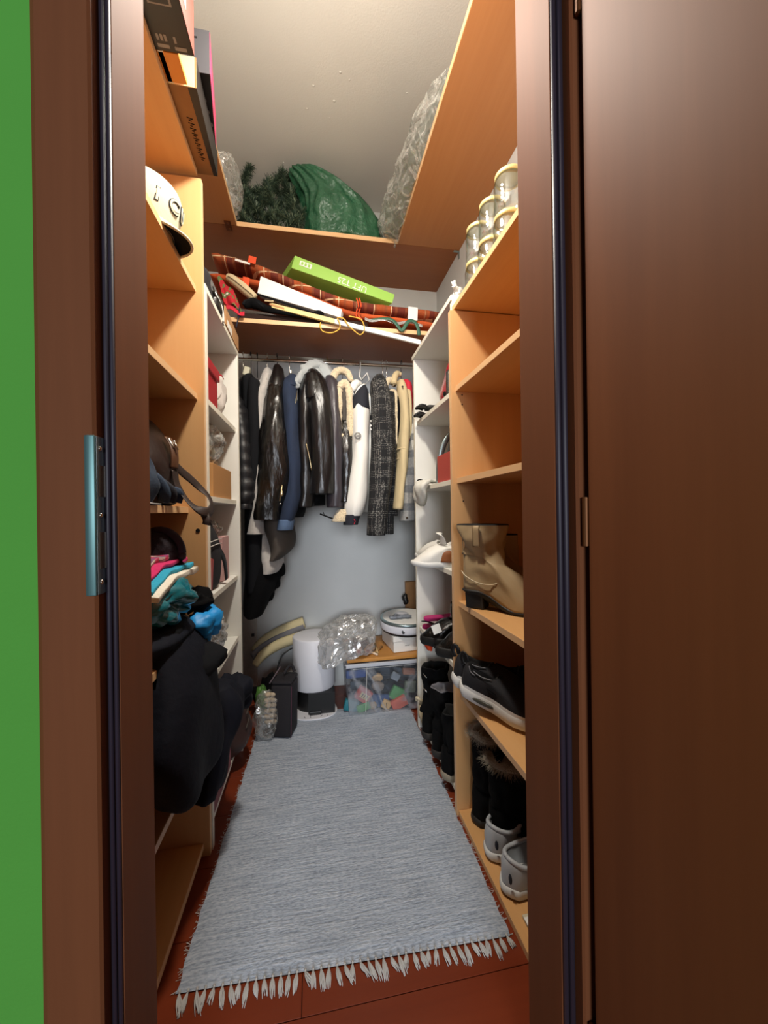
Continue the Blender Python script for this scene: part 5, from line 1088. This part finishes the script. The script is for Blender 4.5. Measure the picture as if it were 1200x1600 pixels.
fm = NT('floral_print'); mp = fm.coords(); vo = fm.add('ShaderNodeTexNoise', i_Scale=24.0, i_Detail=2.0); fm.link(mp, 'Vector', vo, 'Vector'); rp = fm.ramp([(0.40, lin('#c01d2c')), (0.52, lin('#b5202c')), (0.54, lin('#6f7b45')), (0.62, lin('#4b6338')), (0.66, lin('#e8ddd0'))]); rp.color_ramp.interpolation = 'LINEAR'; fm.link(vo, 'Fac', rp, 'Fac'); fm.link(rp, 'Color', fm.p, 'Base Color'); fm.p.inputs['Roughness'].default_value = .8
def fl(u, v):
    a = at(338 + 24 * u, 430 + 20 * u, 1.80); c_ = at(350 + 30 * u, 470 + 20 * u, 1.765); p = a.lerp(c_, v); return p + Vector((0, .012 * math.sin(u * 9) * v, .008 * math.sin(u * 7 + v * 4)))
b = MB(); b.grid(fl, 24, 20); obj('cloth', b, fm.m, t, smooth=True, solid=.003)
b = MB(); b.grid(lambda u, v: at(352 + 30 * u, 478 + 8 * u + 6 * v - 3 * math.sin(u * 6), 1.765 - .01 * v), 14, 6); obj('red_hem', b, 'redcloth', t, smooth=True, solid=.003); b = MB(); b.tube([at(374, 478, 1.762), at(374, 490, 1.76), at(371, 502, 1.762), at(369, 512, 1.765)], .0025, 6, sm=10); obj('cord', b, 'denim', t, smooth=True)
t = thing('wooden_batten', 'loose white batten with a yellowed end slanting across the shelf front', 'batten', tuple(at(540, 500, 1.77)))
pa, pm_, pb = at(424, 473, 1.77), at(523, 498, 1.755), at(657, 531, 1.735)
def bat(p, q, m_, nm):
    b = MB(); d = (q - p).normalized(); u_ = Vector((0, 0, 1)); hgt = .021; r_ = [p, p + Vector((0, .012, 0)), p + Vector((0, .012, -hgt)), p + Vector((0, 0, -hgt))]; b.loft([r_, [v + (q - p) for v in r_]]); return obj(nm, b, m_, t, bevel=.001)
bat(pa, pm_, mat('yellowed_paint', '#d9c483', .6, var=(30, .08)), 'yellow_end'); bat(pm_, pb, 'paper', 'white_end'); b = MB(); b.obox(pa.lerp(pm_, .12) + Vector((0, -.0006, -.011)), (.085, .0012, .008), (0, R(14.5), 0)); obj('printed_label', b, 'card', t); b = MB(); b.tube([pa + Vector((-.028, 0, .006)), pa + Vector((-.01, -.003, .004)), pa + Vector((.01, -.003, .006))], .003, 6); obj('string_knot', b, 'beigecloth', t)
t = thing('yellow_string', 'yellow string looped around the white batten', 'string', tuple(at(530, 510, 1.75))); b = MB(); b.tube([at(527, 497, 1.745), at(531, 506, 1.742), at(530, 514, 1.742), at(519, 520, 1.743), at(505, 518, 1.745), at(500, 510, 1.75), at(501, 504, 1.76)], .0027, 6, sm=40); b.tube([at(528, 496, 1.742), at(537, 498, 1.742), at(545, 509, 1.742), at(556, 519, 1.742), at(563, 523, 1.742), at(569, 517, 1.743), at(568, 506, 1.745), at(562, 498, 1.75), at(545, 494, 1.75)], .0027, 6, sm=50); obj('cord', b, mat('yellow_cord', '#d9a63a', .6), t, smooth=True)
t = thing('green_strap', 'thin dark green plastic strip hanging over the shelf edge at right', 'strip', tuple(at(630, 505, 1.77))); b = MB(); b.tube([at(575, 501, 1.79), at(600, 498, 1.785), at(613, 500, 1.775), at(622, 510, 1.77), at(628, 516, 1.768), at(634, 508, 1.768), at(640, 501, 1.77), at(648, 503, 1.768), at(653, 512, 1.767), at(655, 524, 1.77)], .01, 6, flat=(.009, .002), sm=50, up=(0, -1, .3)); obj('strip', b, mat('bottle_green_film', '#35604d', .35), t, smooth=True)
t = thing('plastic_sheet', 'thin clear plastic sheet sticking out under the orange mat', 'sheet', tuple(at(600, 500, 1.80))); b = MB(); b.grid(lambda u, v: at(570 + 90 * u, 496 + 9 * u + 4 * v + 2 * math.sin(u * 14), 1.79 - .012 * v), 26, 5); obj('sheet', b, 'filmmilky', t, smooth=True, solid=.0015)

# ================================================================ jars on top of the right beech unit
MT['glass'] = glass('jar_glass'); MT['lid'] = mat('pale_gold_lid', '#e3d191', .35, .3)
JZ = 1.664 + TH + .0006
def jar(loc, label):
    t = thing('glass_jar', label, 'jar', loc, (0, 0, 0), 'empty glass jars with pale gold lids on the right unit')
    b = MB(); b.lathe([(.002, .003), (.034, .001), (.040, .006), (.041, .014), (.041, .086), (.039, .094), (.0345, .099), (.0345, .108)], (0, 0, 0), 36, True, False); obj('glass', b, 'glass', t, smooth=True, world=False)
    b = MB(); b.lathe([(.002, .1135), (.034, .1135), (.0375, .1120), (.0382, .110), (.0382, .1010), (.0365, .1000), (.0362, .1080)], (0, 0, 0), 36, True, False); obj('lid', b, 'lid', t, smooth=True, world=False)
    b = MB(); b.lathe([(.002, .1078), (.0358, .1078), (.0358, .1092), (.002, .1092)], (0, 0, 0), 36); obj('lid_liner', b, mat('grey_lid_liner', '#b9bdb2', .35) if 'liner' not in MT else MT['liner'], t, world=False)
    return t
rows = [('nearest', .965), ('middle', 1.065), ('farthest', 1.163)]
j0 = None
for lv, zz in (('lower', JZ), ('upper', JZ + .1142)):
    for nm, y in rows:
        lb = 'clear glass jar with gold lid, %s in the %s row of jars' % (nm, lv)
        if j0 is None: j0 = jar((.528, y, zz), lb)
        else: dup(j0, (.528 + (.004 if lv == 'upper' else 0), y, zz), label=lb)
t = thing('foam_scrap', 'crumpled white foam scrap on top of the right white unit', 'scrap', (.50, 1.27, 1.7225)); b = MB()
for k in range(7): rd = random.Random(k); b.tube([(.475 + rd.uniform(0, .05), 1.25 + rd.uniform(0, .05), 1.7265), (.475 + rd.uniform(0, .05), 1.25 + rd.uniform(0, .05), 1.75 + rd.uniform(0, .05)), (.475 + rd.uniform(0, .05), 1.25 + rd.uniform(0, .05), 1.727 + rd.uniform(0, .05))], .005, 6, flat=(.008, .0025), sm=12)
obj('foam', b, 'paper', t, smooth=True)
t = thing('small_hook', 'small dark metal hook on the right wall under the overhead board', 'hook', (RW, 1.9, 2.3)); b = MB(); b.box((RW - .004, 1.855, LZ - .04), (RW - .0005, 1.87, LZ - .002)); b.box((RW - .03, 1.857, LZ - .006), (RW - .004, 1.868, LZ - .002)); obj('plate', b, 'steel', t, bevel=.001)

# ================================================================ footwear
def sstep(a, b_, x): u = max(0, min(1, (x - a) / (b_ - a))); return u * u * (3 - 2 * u)
def foot(L, W, n=40, point=0.0):
    out = []
    for i in range(n):
        a = 2 * math.pi * i / n; tt = (1 - math.cos(a)) / 2
        w = np.interp(tt, [0, .08, .2, .45, .68, .85, .95, 1], [.30, .62, .70, .68, 1.0, .86 - .25 * point, .58 - .25 * point, .30 - .15 * point]) / 2
        e = min(1, abs(math.sin(a)) * 2.2) ** .6
        out.append((L * tt, math.copysign(W * w * e, math.sin(a)) if abs(math.sin(a)) > 1e-6 else 0.0, tt))
    return out
def shoe(t, L, W, H, up, sole, lining, sole_h=.025, mouth=(.24, .19, .30), heel=0.0, shaft=None, point=0.0, wr=.003, seed=0, flare=1.03, toe=.55):
    """upper, lining and sole of one shoe; local +x points to the toe"""
    o = foot(L, W, 44, point); K = 14; rings = []
    mx, mrx, mry = mouth[0] * L, mouth[1] * L, mouth[2] * W
    lift = lambda x: heel * (1 - sstep(.22, .62, x / L))
    n = len(o)
    for k in range(K + 1):
        s = k / K; r = []
        for i, (x, y, tt) in enumerate(o):
            a = 2 * math.pi * i / n; tx, ty = mx - mrx * math.cos(a), mry * math.sin(a)
            wt = max(0, (tt - .5) / .5); bl = (1 - math.cos(s * math.pi / 2)) ** (1.25 - .35 * wt)
            zt = H + .10 * H * (math.cos(a) ** 2) - (.10 * H if shaft is None else 0) * (1 - math.cos(a) ** 2)
            zz = sole_h + (zt - sole_h) * (math.sin(s * math.pi / 2) ** (1 + toe * 2 * wt))
            xx, yy = x + (tx - x) * bl, y + (ty - y) * bl
            nz = noise.noise(Vector((xx * 30 + seed, yy * 30, zz * 30))) * wr
            r.append(Vector((xx + nz * .4, yy * (1 + .06 * math.sin(math.pi * min(1, s * 1.3))) + (nz if y > 0 else -nz), zz + lift(xx) + nz * wt)))
        rings.append(r)
    if shaft:
        for (hz, fx, frx, fry) in [tuple(q) for q in spline(shaft, 14)][1:]:
            r = []
            for i in range(n):
                a = 2 * math.pi * i / n; nz = noise.noise(Vector((math.cos(a) * 2 + seed, math.sin(a) * 2, hz * 22))) * wr * 2.2
                r.append(Vector((fx * L - (frx * L + nz) * math.cos(a), (fry * W + nz) * math.sin(a), hz + heel)))
            rings.append(r)
    top = rings[-1]; b = MB(); b.loft(rings, True, False); u_ = obj('upper', b, up, t, smooth=True, world=False)
    c = sum(top, Vector()) / n; lr = [top, [c + (p - c) * .97 + Vector((0, 0, .003)) for p in top], [c + (p - c) * .86 + Vector((0, 0, -.004)) for p in top], [Vector((c.x + (p.x - c.x) * .66, c.y + (p.y - c.y) * .66, p.z - min(.05, H * .6))) for p in top]]
    b = MB(); b.loft(lr, False, True); obj('lining', b, lining, t, smooth=True, world=False)
    b = MB(); sr = []
    for z, f in ((0, .95), (.002, .985), (sole_h * .5, 1.035 * flare), (sole_h * .9, 1.02 * flare), (sole_h + .002, .99)):
        sr.append([Vector(((x - L * .5) * (1 + (f - 1) * .6) + L * .5, y * f, z + lift(x) + (.35 * sole_h if shaft is None and not heel else 0) * sstep(.72, 1, tt) * .6)) for x, y, tt in o])
    b.loft(sr); s_ = obj('sole', b, sole, t, smooth=True, world=False)
    if heel:
        b = MB(); hb = [(.012, -W * .30), (L * .26, -W * .31), (L * .26, W * .31), (.012, W * .30)]
        b.loft([[Vector((x + (.004 if x > .05 else .002), y * .92, 0)) for x, y in hb], [Vector((x, y, heel + sole_h * .6)) for x, y in hb]]); obj('heel', b, sole, t, world=False, bevel=.006)
    return u_, s_, top
def laces(t, L, W, H, m, n=5, x0=.40, x1=.62):
    for k in range(n):
        x = L * (x0 + (x1 - x0) * k / (n - 1)); z = H * (1.02 - .40 * k / (n - 1)); b = MB()
        b.tube([(x, -W * .22, z - .006), (x + .004, -W * .1, z + .004), (x + .004, W * .1, z + .004), (x, W * .22, z - .006)], .0028, 6, sm=8); obj('lace', b, m, t, smooth=True, world=False)
RZ = lambda k: RS[k] + TH + .0006
MT['boottan'] = mat('taupe_boot_leather', '#a58f6c', .55, spec=.4, bump=(60, .15, .003), var=(9, .06)); MT['stitch'] = mat('pale_stitching', '#cfc2a4', .8); MT['soleblack'] = mat('black_rubber', '#151311', .6)
MT['sneakblack'] = mat('black_mesh_knit', '#15151a', .85, bump=(240, .4, .002)); MT['solewhite'] = mat('white_foam_sole', '#d8d8d4', .55, bump=(50, .15, .003)); MT['sneakgrey'] = mat('pale_grey_leather', '#b5b9bd', .5, bump=(70, .15, .003)); MT['greyliner'] = mat('grey_liner', '#8b9094', .95); MT['suede'] = mat('black_suede', '#0b0b0c', 0.95, spec=.15, bump=(120, .3, .003)); MT['fur'] = mat('grey_fur', '#a89f8d', 1.0, sheen=.3)
# cowboy boots
def western(loc, rz, lb):
    t = thing('ankle_boot', lb, 'boot', loc, (0, 0, R(rz)), 'pair of taupe western ankle boots')
    shoe(t, .262, .092, .112, 'boottan', 'soleblack', 'dark', .010, (.25, .24, .40), .045, [(.112, .25, .24, .40), (.135, .245, .235, .43), (.165, .24, .26, .52), (.19, .235, .285, .58), (.206, .235, .29, .59)], 1.0, .006, 3)
    b = MB(); b.tube([(.062, -.0515, .188), (.062, -.0545, .215), (.062, -.0560, .242), (.062, -.052, .2500)], .01, 6, flat=(.011, .0018), sm=12, up=(0, 1, 0)); obj('pull_tab', b, 'boottan', t, smooth=True, world=False)
    b = MB(); b.tube([(.0, -.018, .11), (.02, -.034, .098), (.06, -.039, .082), (.105, -.036, .080), (.128, -.026, .098), (.132, 0, .108)], .0014, 5, sm=20); obj('stitching', b, 'stitch', t, smooth=True, world=False)
    b = MB(); b.tube([(.006, -.014, .06), (.008, -.017, .12), (.006, -.020, .19), (.003, -.02, .245)], .0016, 5, sm=12); obj('back_seam', b, 'boottan', t, smooth=True, world=False)
    return t
western((.455, 1.135, RZ(2)), -45, 'taupe leather western ankle boot, front one of its pair, on the right beech shelf')
t = thing('ankle_boot', 'second taupe ankle boot standing just behind the front western boot', 'boot', (.560, 1.155, RZ(2)), (0, 0, R(-8)), 'pair of taupe western ankle boots')
shoe(t, .165, .070, .10, 'boottan', 'soleblack', 'dark', .010, (.28, .24, .36), .045, [(.10, .28, .22, .36), (.14, .27, .24, .40), (.17, .27, .25, .42)], 1.0, .003, 5)
# black sneakers with white soles
def blacksneaker(loc, rot, lb):
    t = thing('sneaker', lb, 'sneaker', loc, rot, 'pair of black sneakers with white soles')
    shoe(t, .270, .098, .088, 'sneakblack', 'solewhite', 'dark', .034, (.25, .20, .32), wr=.002, seed=2, flare=1.04)
    b = MB(); b.loft([[Vector((x * .99 + .001, y * 1.045, z)) for x, y, tt in foot(.270, .098, 44)] for z in (.031, .034, .040, .041)], False, False); obj('midsole_lip', b, 'solewhite', t, smooth=True, world=False)
    for s in (-1, 1):
        b = MB(); b.stack([(.088, s * .0365, .011, .020, .003), (.090, s * .0375, .014, .032, .004), (.094, s * .038, .020, .030, .004), (.098, s * .0375, .0235, .018, .003)], 20, 10); w_ = obj('sole_window', b, mat('smoky_air_window', '#4a4a42', .3), t, smooth=True, world=False)
    b = MB(); b.tube([(-.002, 0, .082), (-.012, 0, .100), (-.010, 0, .116), (.002, 0, .112), (.010, 0, .094)], .01, 6, flat=(.007, .002), sm=14, up=(0, 1, 0)); obj('pull_tab', b, 'black', t, smooth=True, world=False)
    b = MB(); b.tube([(.045, -.030, .092), (.075, -.034, .088), (.105, -.030, .090)], .0016, 5, sm=10); b.tube([(.03, -.028, .10), (.04, -.0335, .088), (.055, -.034, .084)], .0014, 5, sm=8); obj('piping', b, mat('grey_lace_piping', '#6d6d72', .5), t, smooth=True, world=False)
    laces(t, .27, .098, .088, 'black')
    b = MB(); b.tube([(.095, -.036, .066), (.135, -.038, .058)], .0012, 5); b.tube([(.10, -.037, .061), (.13, -.038, .054)], .001, 5); obj('side_mark', b, 'charcoal', t, world=False)
    return t
blacksneaker((.437, 1.128, RZ(3) + .040), (0, R(9), R(-52)), 'black sneaker with white air sole, the nearer of the pair on the right beech shelf')
blacksneaker((.428, 1.178, RZ(3) + .046), (0, R(8), R(-40)), 'black sneaker with white sole, the farther one beside the beech panel')
t = thing('shoe', 'plain black shoe lying behind the black sneakers on the same shelf', 'shoe', (.545, 1.13, RZ(3)), (0, 0, R(-25))); shoe(t, .18, .09, .10, 'suede', 'soleblack', 'dark', .02, (.30, .26, .36), seed=5); laces(t, .18, .09, .10, 'black')
# fur trimmed boots
def furry(t, top, ln=.020, cnt=900, seed=1):
    rd = random.Random(seed); b = MB(); n = len(top); c = sum(top, Vector()) / n
    for k in range(cnt):
        i = rd.randrange(n); p = top[i].lerp(top[(i + 1) % n], rd.random()); d = (p - c); d.z = 0; d.normalize()
        o_ = p + Vector((0, 0, rd.uniform(-.018, .006))) + d * rd.uniform(-.004, .003); e = o_ + (d * rd.uniform(.3, 1) + Vector((rd.gauss(0, .5), rd.gauss(0, .5), rd.uniform(-.7, .7)))).normalized() * ln * rd.uniform(.7, 1.5)
        sd = Vector((-d.y, d.x, 0)) * .0009; b.add([o_ - sd, o_ + sd, e], [(0, 1, 2)])
    b.tube([p + Vector((0, 0, -.006)) for p in top] + [top[0] + Vector((0, 0, -.006))], .009, 8); o = obj('fur_cuff', b, 'fur', t, world=False); o['kind'] = 'stuff'
FZ = .0186
for k, (loc, rz, h, lb) in enumerate((((.478, 1.150, FZ), -8, .285, 'black suede boot with grey fur cuff, tucked against the beech panel'), ((.498, 1.075, FZ), -14, .245, 'black suede boot with grey fur cuff, nearer of the two on the bottom shelf'))):
    t = thing('fur_boot', lb, 'boot', loc, (0, 0, R(rz)), 'pair of fur trimmed black boots')
    _, _, tp = shoe(t, .235, .105, .11, 'suede', mat('dark_rubber_%d' % k, '#241f1b', .7), 'fur', .022, (.27, .25, .42), 0, [(.11, .27, .24, .42), (.15, .26, .245, .44), (h - .04, .26, .25, .46), (h, .26, .25, .47)], 1.04, .005, k + 4)
    furry(t, tp, .022, 1500, k)
# pale grey trainers
MT['sneakline'] = mat('dark_red_brown_trim', '#3a1f1c', .5)
def greytrainer(loc, rz, lb, sd):
    t = thing('trainer', lb, 'sneaker', loc, (0, 0, R(rz)), 'pair of pale grey leather trainers')
    shoe(t, .265, .105, .082, 'sneakgrey', 'solewhite', 'greyliner', .026, (.27, .225, .37), wr=.002, seed=sd, flare=1.03)
    b = MB(); tp = [(.27 * .265 - .225 * .265 * math.cos(a), .37 * .105 * math.sin(a), .083 + .008 * math.cos(a) ** 2 - .008 * math.sin(a) ** 2) for a in np.linspace(0, 2 * math.pi, 41)]; b.tube(tp, .0055, 8); obj('collar', b, 'sneakgrey', t, smooth=True, world=False)
    for s in (-1, 1): b = MB(); b.tube([(.075, s * .0385, .056), (.105, s * .0405, .050), (.15, s * .0465, .042), (.20, s * .046, .040)], .01, 6, flat=(.0016, .005), sm=14); obj('side_stripe', b, 'sneakline', t, smooth=True, world=False)
    b = MB(); b.blob((.000, -.026, .060), (.003, .006, .013), 12, 8); obj('heel_patch', b, 'navy', t, smooth=True, world=False)
    laces(t, .265, .105, .084, 'greyliner', 5, .50, .68)
    b = MB(); b.tube([(.125, .0, .085), (.132, 0, .105), (.142, 0, .112), (.150, 0, .098)], .01, 8, flat=(.020, .003), sm=12, up=(0, 1, 0)); obj('tongue', b, 'greyliner', t, smooth=True, world=False)
greytrainer((.468, 1.010, FZ), 26, 'pale grey trainer with thin dark stripe, farther one on the bottom right shelf', 3)
greytrainer((.462, .915, FZ), 12, 'pale grey trainer with thin dark stripe, nearest shoe to the doorway', 8)
t = thing('newspaper', 'folded newspaper lying on the bottom right shelf in front of the trainers', 'newspaper', (.55, .8, FZ)); b = MB(); b.box((.478, .66, .0187), (.70, .855, .0255)); obj('pages', b, mat('newsprint', '#c2b79c', .9, var=(30, .12)), t, bevel=.002); b = MB(); b.box((.477, .668, .0256), (.69, .845, .029)); obj('top_page', b, 'paper', t, bevel=.001)

# ================================================================ right white unit
q = lambda k: WRS[k] + TH + .0006
zz = q(0); MT['redpatent'] = mat('red_patent', '#a31c2c', .25, spec=.6, bump=(30, .4, .005))
t = thing('handbag', 'red and black patent handbag on the top right white shelf', 'bag', (.55, 1.36, zz)); b = MB(); b.stack([(.545, 1.37, zz, .05, .115), (.545, 1.37, zz + .03, .062, .12), (.55, 1.36, zz + .12, .055, .10), (.56, 1.34, zz + .20, .03, .07), (.565, 1.33, zz + .22, .012, .03)], 28, 26, .012, (13, 13, 13), 3, sq=.8); obj('body', b, 'redpatent', t, smooth=True)
b = MB(); b.box((.478, 1.255, zz), (.497, 1.345, zz + .095)); obj('front_pocket', b, 'leather', t, bevel=.005); b = MB(); b.box((.476, 1.285, zz + .01), (.479, 1.315, zz + .085)); obj('clasp', b, 'chrome', t, bevel=.001)
t = thing('black_pump', 'black shoe toe beside the red handbag', 'shoe', (.49, 1.36, zz)); b = MB(); b.blob((.497, 1.365, zz + .018), (.022, .018, .017), 18, 12, .003, 8, 2, False, zz); obj('toe', b, 'leather', t, smooth=True)
for k, (y, dz, lb) in enumerate(((1.655, 0, 'black leather glove lying lowest at the end of top right white shelf'), (1.625, .026, 'black leather glove crossed over the other on the top right white shelf'))):
    t = thing('glove', lb, 'glove', (.46, y, zz + dz), (0, 0, 0), 'pair of black leather gloves'); b = MB(); b.blob((.515, y, zz + dz + .012), (.045, .03, .0115), 22, 12, .004, 8, k, False, zz + dz + .0004)
    obj('palm', b, 'leather2', t, smooth=True)
    for j in range(4): b = MB(); yy = y - .024 + .016 * j; b.tube([(.478, yy, zz + dz + .012), (.458, yy - .002, zz + dz + .015), (.438 + .004 * abs(j - 1.5), yy - .004, zz + dz + .010)], [.008, .0075, .004], 8, sm=8); obj('finger', b, 'leather2', t, smooth=True)
    b = MB(); b.tube([(.515, y + .026, zz + dz + .012), (.492, y + .040, zz + dz + .012)], [.008, .005], 8, sm=6); obj('thumb', b, 'leather2', t, smooth=True)
zz = q(1)
t = thing('coral_box', 'coral red shoe box on the second right white shelf', 'box', (.56, 1.36, zz)); b = MB(); b.box((.478, 1.245, zz), (.70, 1.455, zz + .105)); obj('box', b, mat('coral_card', '#b8483c', .6), t, bevel=.002)
t = thing('black_hat', 'black bag with a shiny grey rim standing behind the coral box', 'bag', (.58, 1.44, zz)); b = MB(); b.box((.50, 1.462, zz), (.71, 1.50, zz + .21)); b.v = [v + Vector((.05 * ((v.z - zz) / .21) ** 2, 0, 0)) for v in b.v]; obj('body', b, 'black', t, bevel=.012, seg=3); b = MB(); b.tube([(.494, 1.485, zz + .004), (.496, 1.482, zz + .08), (.515, 1.478, zz + .16), (.548, 1.472, zz + .205)], .008, 8, flat=(.012, .005), sm=16, up=(0, 1, 0)); obj('rim', b, 'steel', t, smooth=True)
t = thing('cloth_bag', 'white fabric bag hanging over the edge of second right white shelf', 'bag', (.46, 1.58, zz)); b = MB(); b.stack([(.500, 1.575, zz + .012, .03, .05), (.468, 1.575, zz + .020, .030, .055), (.440, 1.565, zz - .002, .024, .065), (.440, 1.57, zz - .04, .024, .055), (.446, 1.585, zz - .075, .015, .035), (.455, 1.60, zz - .088, .004, .010)], 26, 26, .010, (26, 26, 26), 5)
b.v = [Vector((v.x if v.z > zz - .02 or v.x < .467 else .467, v.y, max(v.z, zz + .0003) if v.x > .4695 else v.z)) for v in b.v]; obj('cloth', b, mat('white_cotton', '#d6d4c8', .9, bump=(60, .4, .004)), t, smooth=True)
b = MB(); b.tube([(.47, 1.60, zz + .02), (.455, 1.64, zz + .03), (.452, 1.665, zz + .022), (.455, 1.63, zz + .012), (.46, 1.60, zz + .008)], .003, 6, sm=20); obj('black_cord', b, 'black', t, smooth=True)
zz = q(2)
t = thing('sneaker', 'white leather sneaker with tan heel pointing at the camera from the third right white shelf', 'sneaker', (.565, 1.50, zz), (0, 0, R(118))); shoe(t, .225, .092, .075, 'offwhite', 'solewhite', 'paper', .018, (.25, .21, .34), seed=6); laces(t, .225, .092, .076, 'paper'); b = MB(); b.stack([(.018, 0, .022, .026, .036), (.018, 0, .05, .024, .033), (.020, 0, .07, .020, .030)], 20, 8); obj('tan_heel', b, mat('tan_leather', '#8a5025', .6), t, smooth=True, world=False)
t = thing('sneaker', 'second white and tan sneaker standing nearer on the third right white shelf', 'sneaker', (.575, 1.36, zz), (0, 0, R(160))); shoe(t, .225, .092, .080, 'offwhite', 'solewhite', 'paper', .018, (.25, .21, .34), seed=9); laces(t, .225, .092, .08, 'paper'); b = MB(); b.stack([(.09, 0, .020, .05, .040), (.09, 0, .05, .045, .040), (.09, 0, .062, .035, .034)], 22, 8); obj('tan_side', b, mat('tan_leather_side', '#8a5025', .6), t, smooth=True, world=False); b = MB(); b.tube([(.10, .02, .085), (.11, .03, .12), (.12, .02, .128)], .01, 8, flat=(.014, .003), sm=8); obj('tongue', b, 'offwhite', t, smooth=True, world=False)
zz = q(3)
t = thing('flip_flop', 'magenta foam sandal with black straps on the fourth right white shelf', 'sandal', (.50, 1.56, zz + .06))
for dz, x0 in ((.062, .455), (.036, .440)):
    b = MB(); b.loft([[Vector((x0 + .20 * (x / .23), 1.60 - y * .9 - (.03 if dz < .05 else 0), zz + dz + z)) for x, y, tt in foot(.23, .09, 30)[::-1]] for z in (0, .014)]); obj('foam_sole', b, mat('magenta_foam_%d' % int(dz * 1000), '#c42a75', .6), t, bevel=.003)
b = MB(); b.tube([(.455, 1.62, zz + .053), (.47, 1.58, zz + .060), (.50, 1.54, zz + .055)], .01, 6, flat=(.008, .003), sm=10); obj('strap', b, 'black', t, smooth=True)
for k, (loc, rz, lb) in enumerate((((.475, 1.435, zz), 165, 'black leather lace-up boot with white tag, standing on the fourth right white shelf'), ((.500, 1.325, zz), 172, 'shiny black leather lace-up boot nearest on the fourth right white shelf'))):
    t = thing('combat_boot', lb, 'boot', (loc[0] + .165, loc[1], loc[2]), (0, 0, R(rz)), 'pair of black lace-up boots'); shoe(t, .235, .105, .095, 'leather', 'soleblack', 'dark', .034, (.28, .24, .38), 0, [(.095, .28, .23, .38), (.125, .27, .22, .38), (.165, .26, .23, .40)], 1.06, .003, k + 2); laces(t, .215, .095, .095, 'black', 5, .45, .68)
    b = MB()
    for j in range(9): a = j / 9; b.obox((.03 + .17 * a, .045, .004), (.010, .012, .010)); b.obox((.03 + .17 * a, -.045, .004), (.010, .012, .010))
    obj('tread', b, 'soleblack', t, world=False)['kind'] = 'stuff'
    if k == 0: b = MB(); b.obox((.175, .052, .075), (.034, .002, .034), (.2, .3, .2)); obj('white_tag', b, 'paper', t, world=False)
t = thing('orange_pouch', 'bright orange fabric pouch hanging below the black boots', 'pouch', (.44, 1.52, zz - .03)); b = MB(); b.stack([(.452, 1.515, zz + .035, .012, .03), (.444, 1.515, zz + .015, .017, .036), (.448, 1.51, zz - .012, .014, .028), (.452, 1.50, zz - .030, .008, .018)], 20, 18, .010, (30, 30, 30), 2); obj('cloth', b, 'orange', t, smooth=True)
# lowest: tall black boots on the unit's floor, cream shoe at the end
zz = q(4)
for k, (loc, rz, h, m_, sm_, lb) in enumerate((((.437, 1.58, zz), 4, .30, 'suede', 'soleblack', 'tall black suede boot with two buckles, farthest of the three at the rug edge'), ((.442, 1.455, zz), 2, .262, 'suede', 'soleblack', 'tall black boot with silvery lining showing, middle of the three'), ((.437, 1.325, zz), 6, .235, 'suede', 'solewhite', 'black suede ankle boot with a pale sole, nearest of the three at the rug edge'))):
    t = thing('winter_boot', lb, 'boot', loc, (0, 0, R(rz)), 'black winter boots on the lowest right white shelf')
    _, _, tp = shoe(t, .20, .100, .10, m_, mat('boot_sole_%d' % k, '#8f8674' if k == 2 else '#2a2725', .7), mat('silver_lining', '#77767c', .4) if k == 1 else 'dark', .028, (.30, .26, .44), 0, [(.10, .30, .25, .44), (.14, .30, .25, .44), (h - .03, .32, .29, .48), (h, .31, .27, .46)], 1.06, .009, k)
    if k == 0:
        for z in (.215, .275): b = MB(); b.tube([(.012, -.030, z - .010), (.003, -.012, z + .002)], .0022, 6); obj('buckle', b, 'chrome', t, smooth=True, world=False)
t = thing('cream_shoe', 'cream strappy shoe at the far end of the lowest right white shelf', 'shoe', (.46, 1.70, 0)); b = MB(); b.stack([(.480, 1.690, zz + .002, .018, .026), (.470, 1.690, zz + .04, .020, .026), (.472, 1.69, zz + .09, .016, .022), (.475, 1.69, zz + .10, .006, .01)], 20, 18, .008, (30, 30, 30), 4); obj('upper', b, mat('cream_leather', '#c9b695', .7), t, smooth=True); b = MB(); b.tube([(.47, 1.68, zz + .09), (.452, 1.675, zz + .115), (.442, 1.69, zz + .118), (.445, 1.70, zz + .10)], .006, 8, sm=14); obj('strap', b, 'stitch', t, smooth=True)
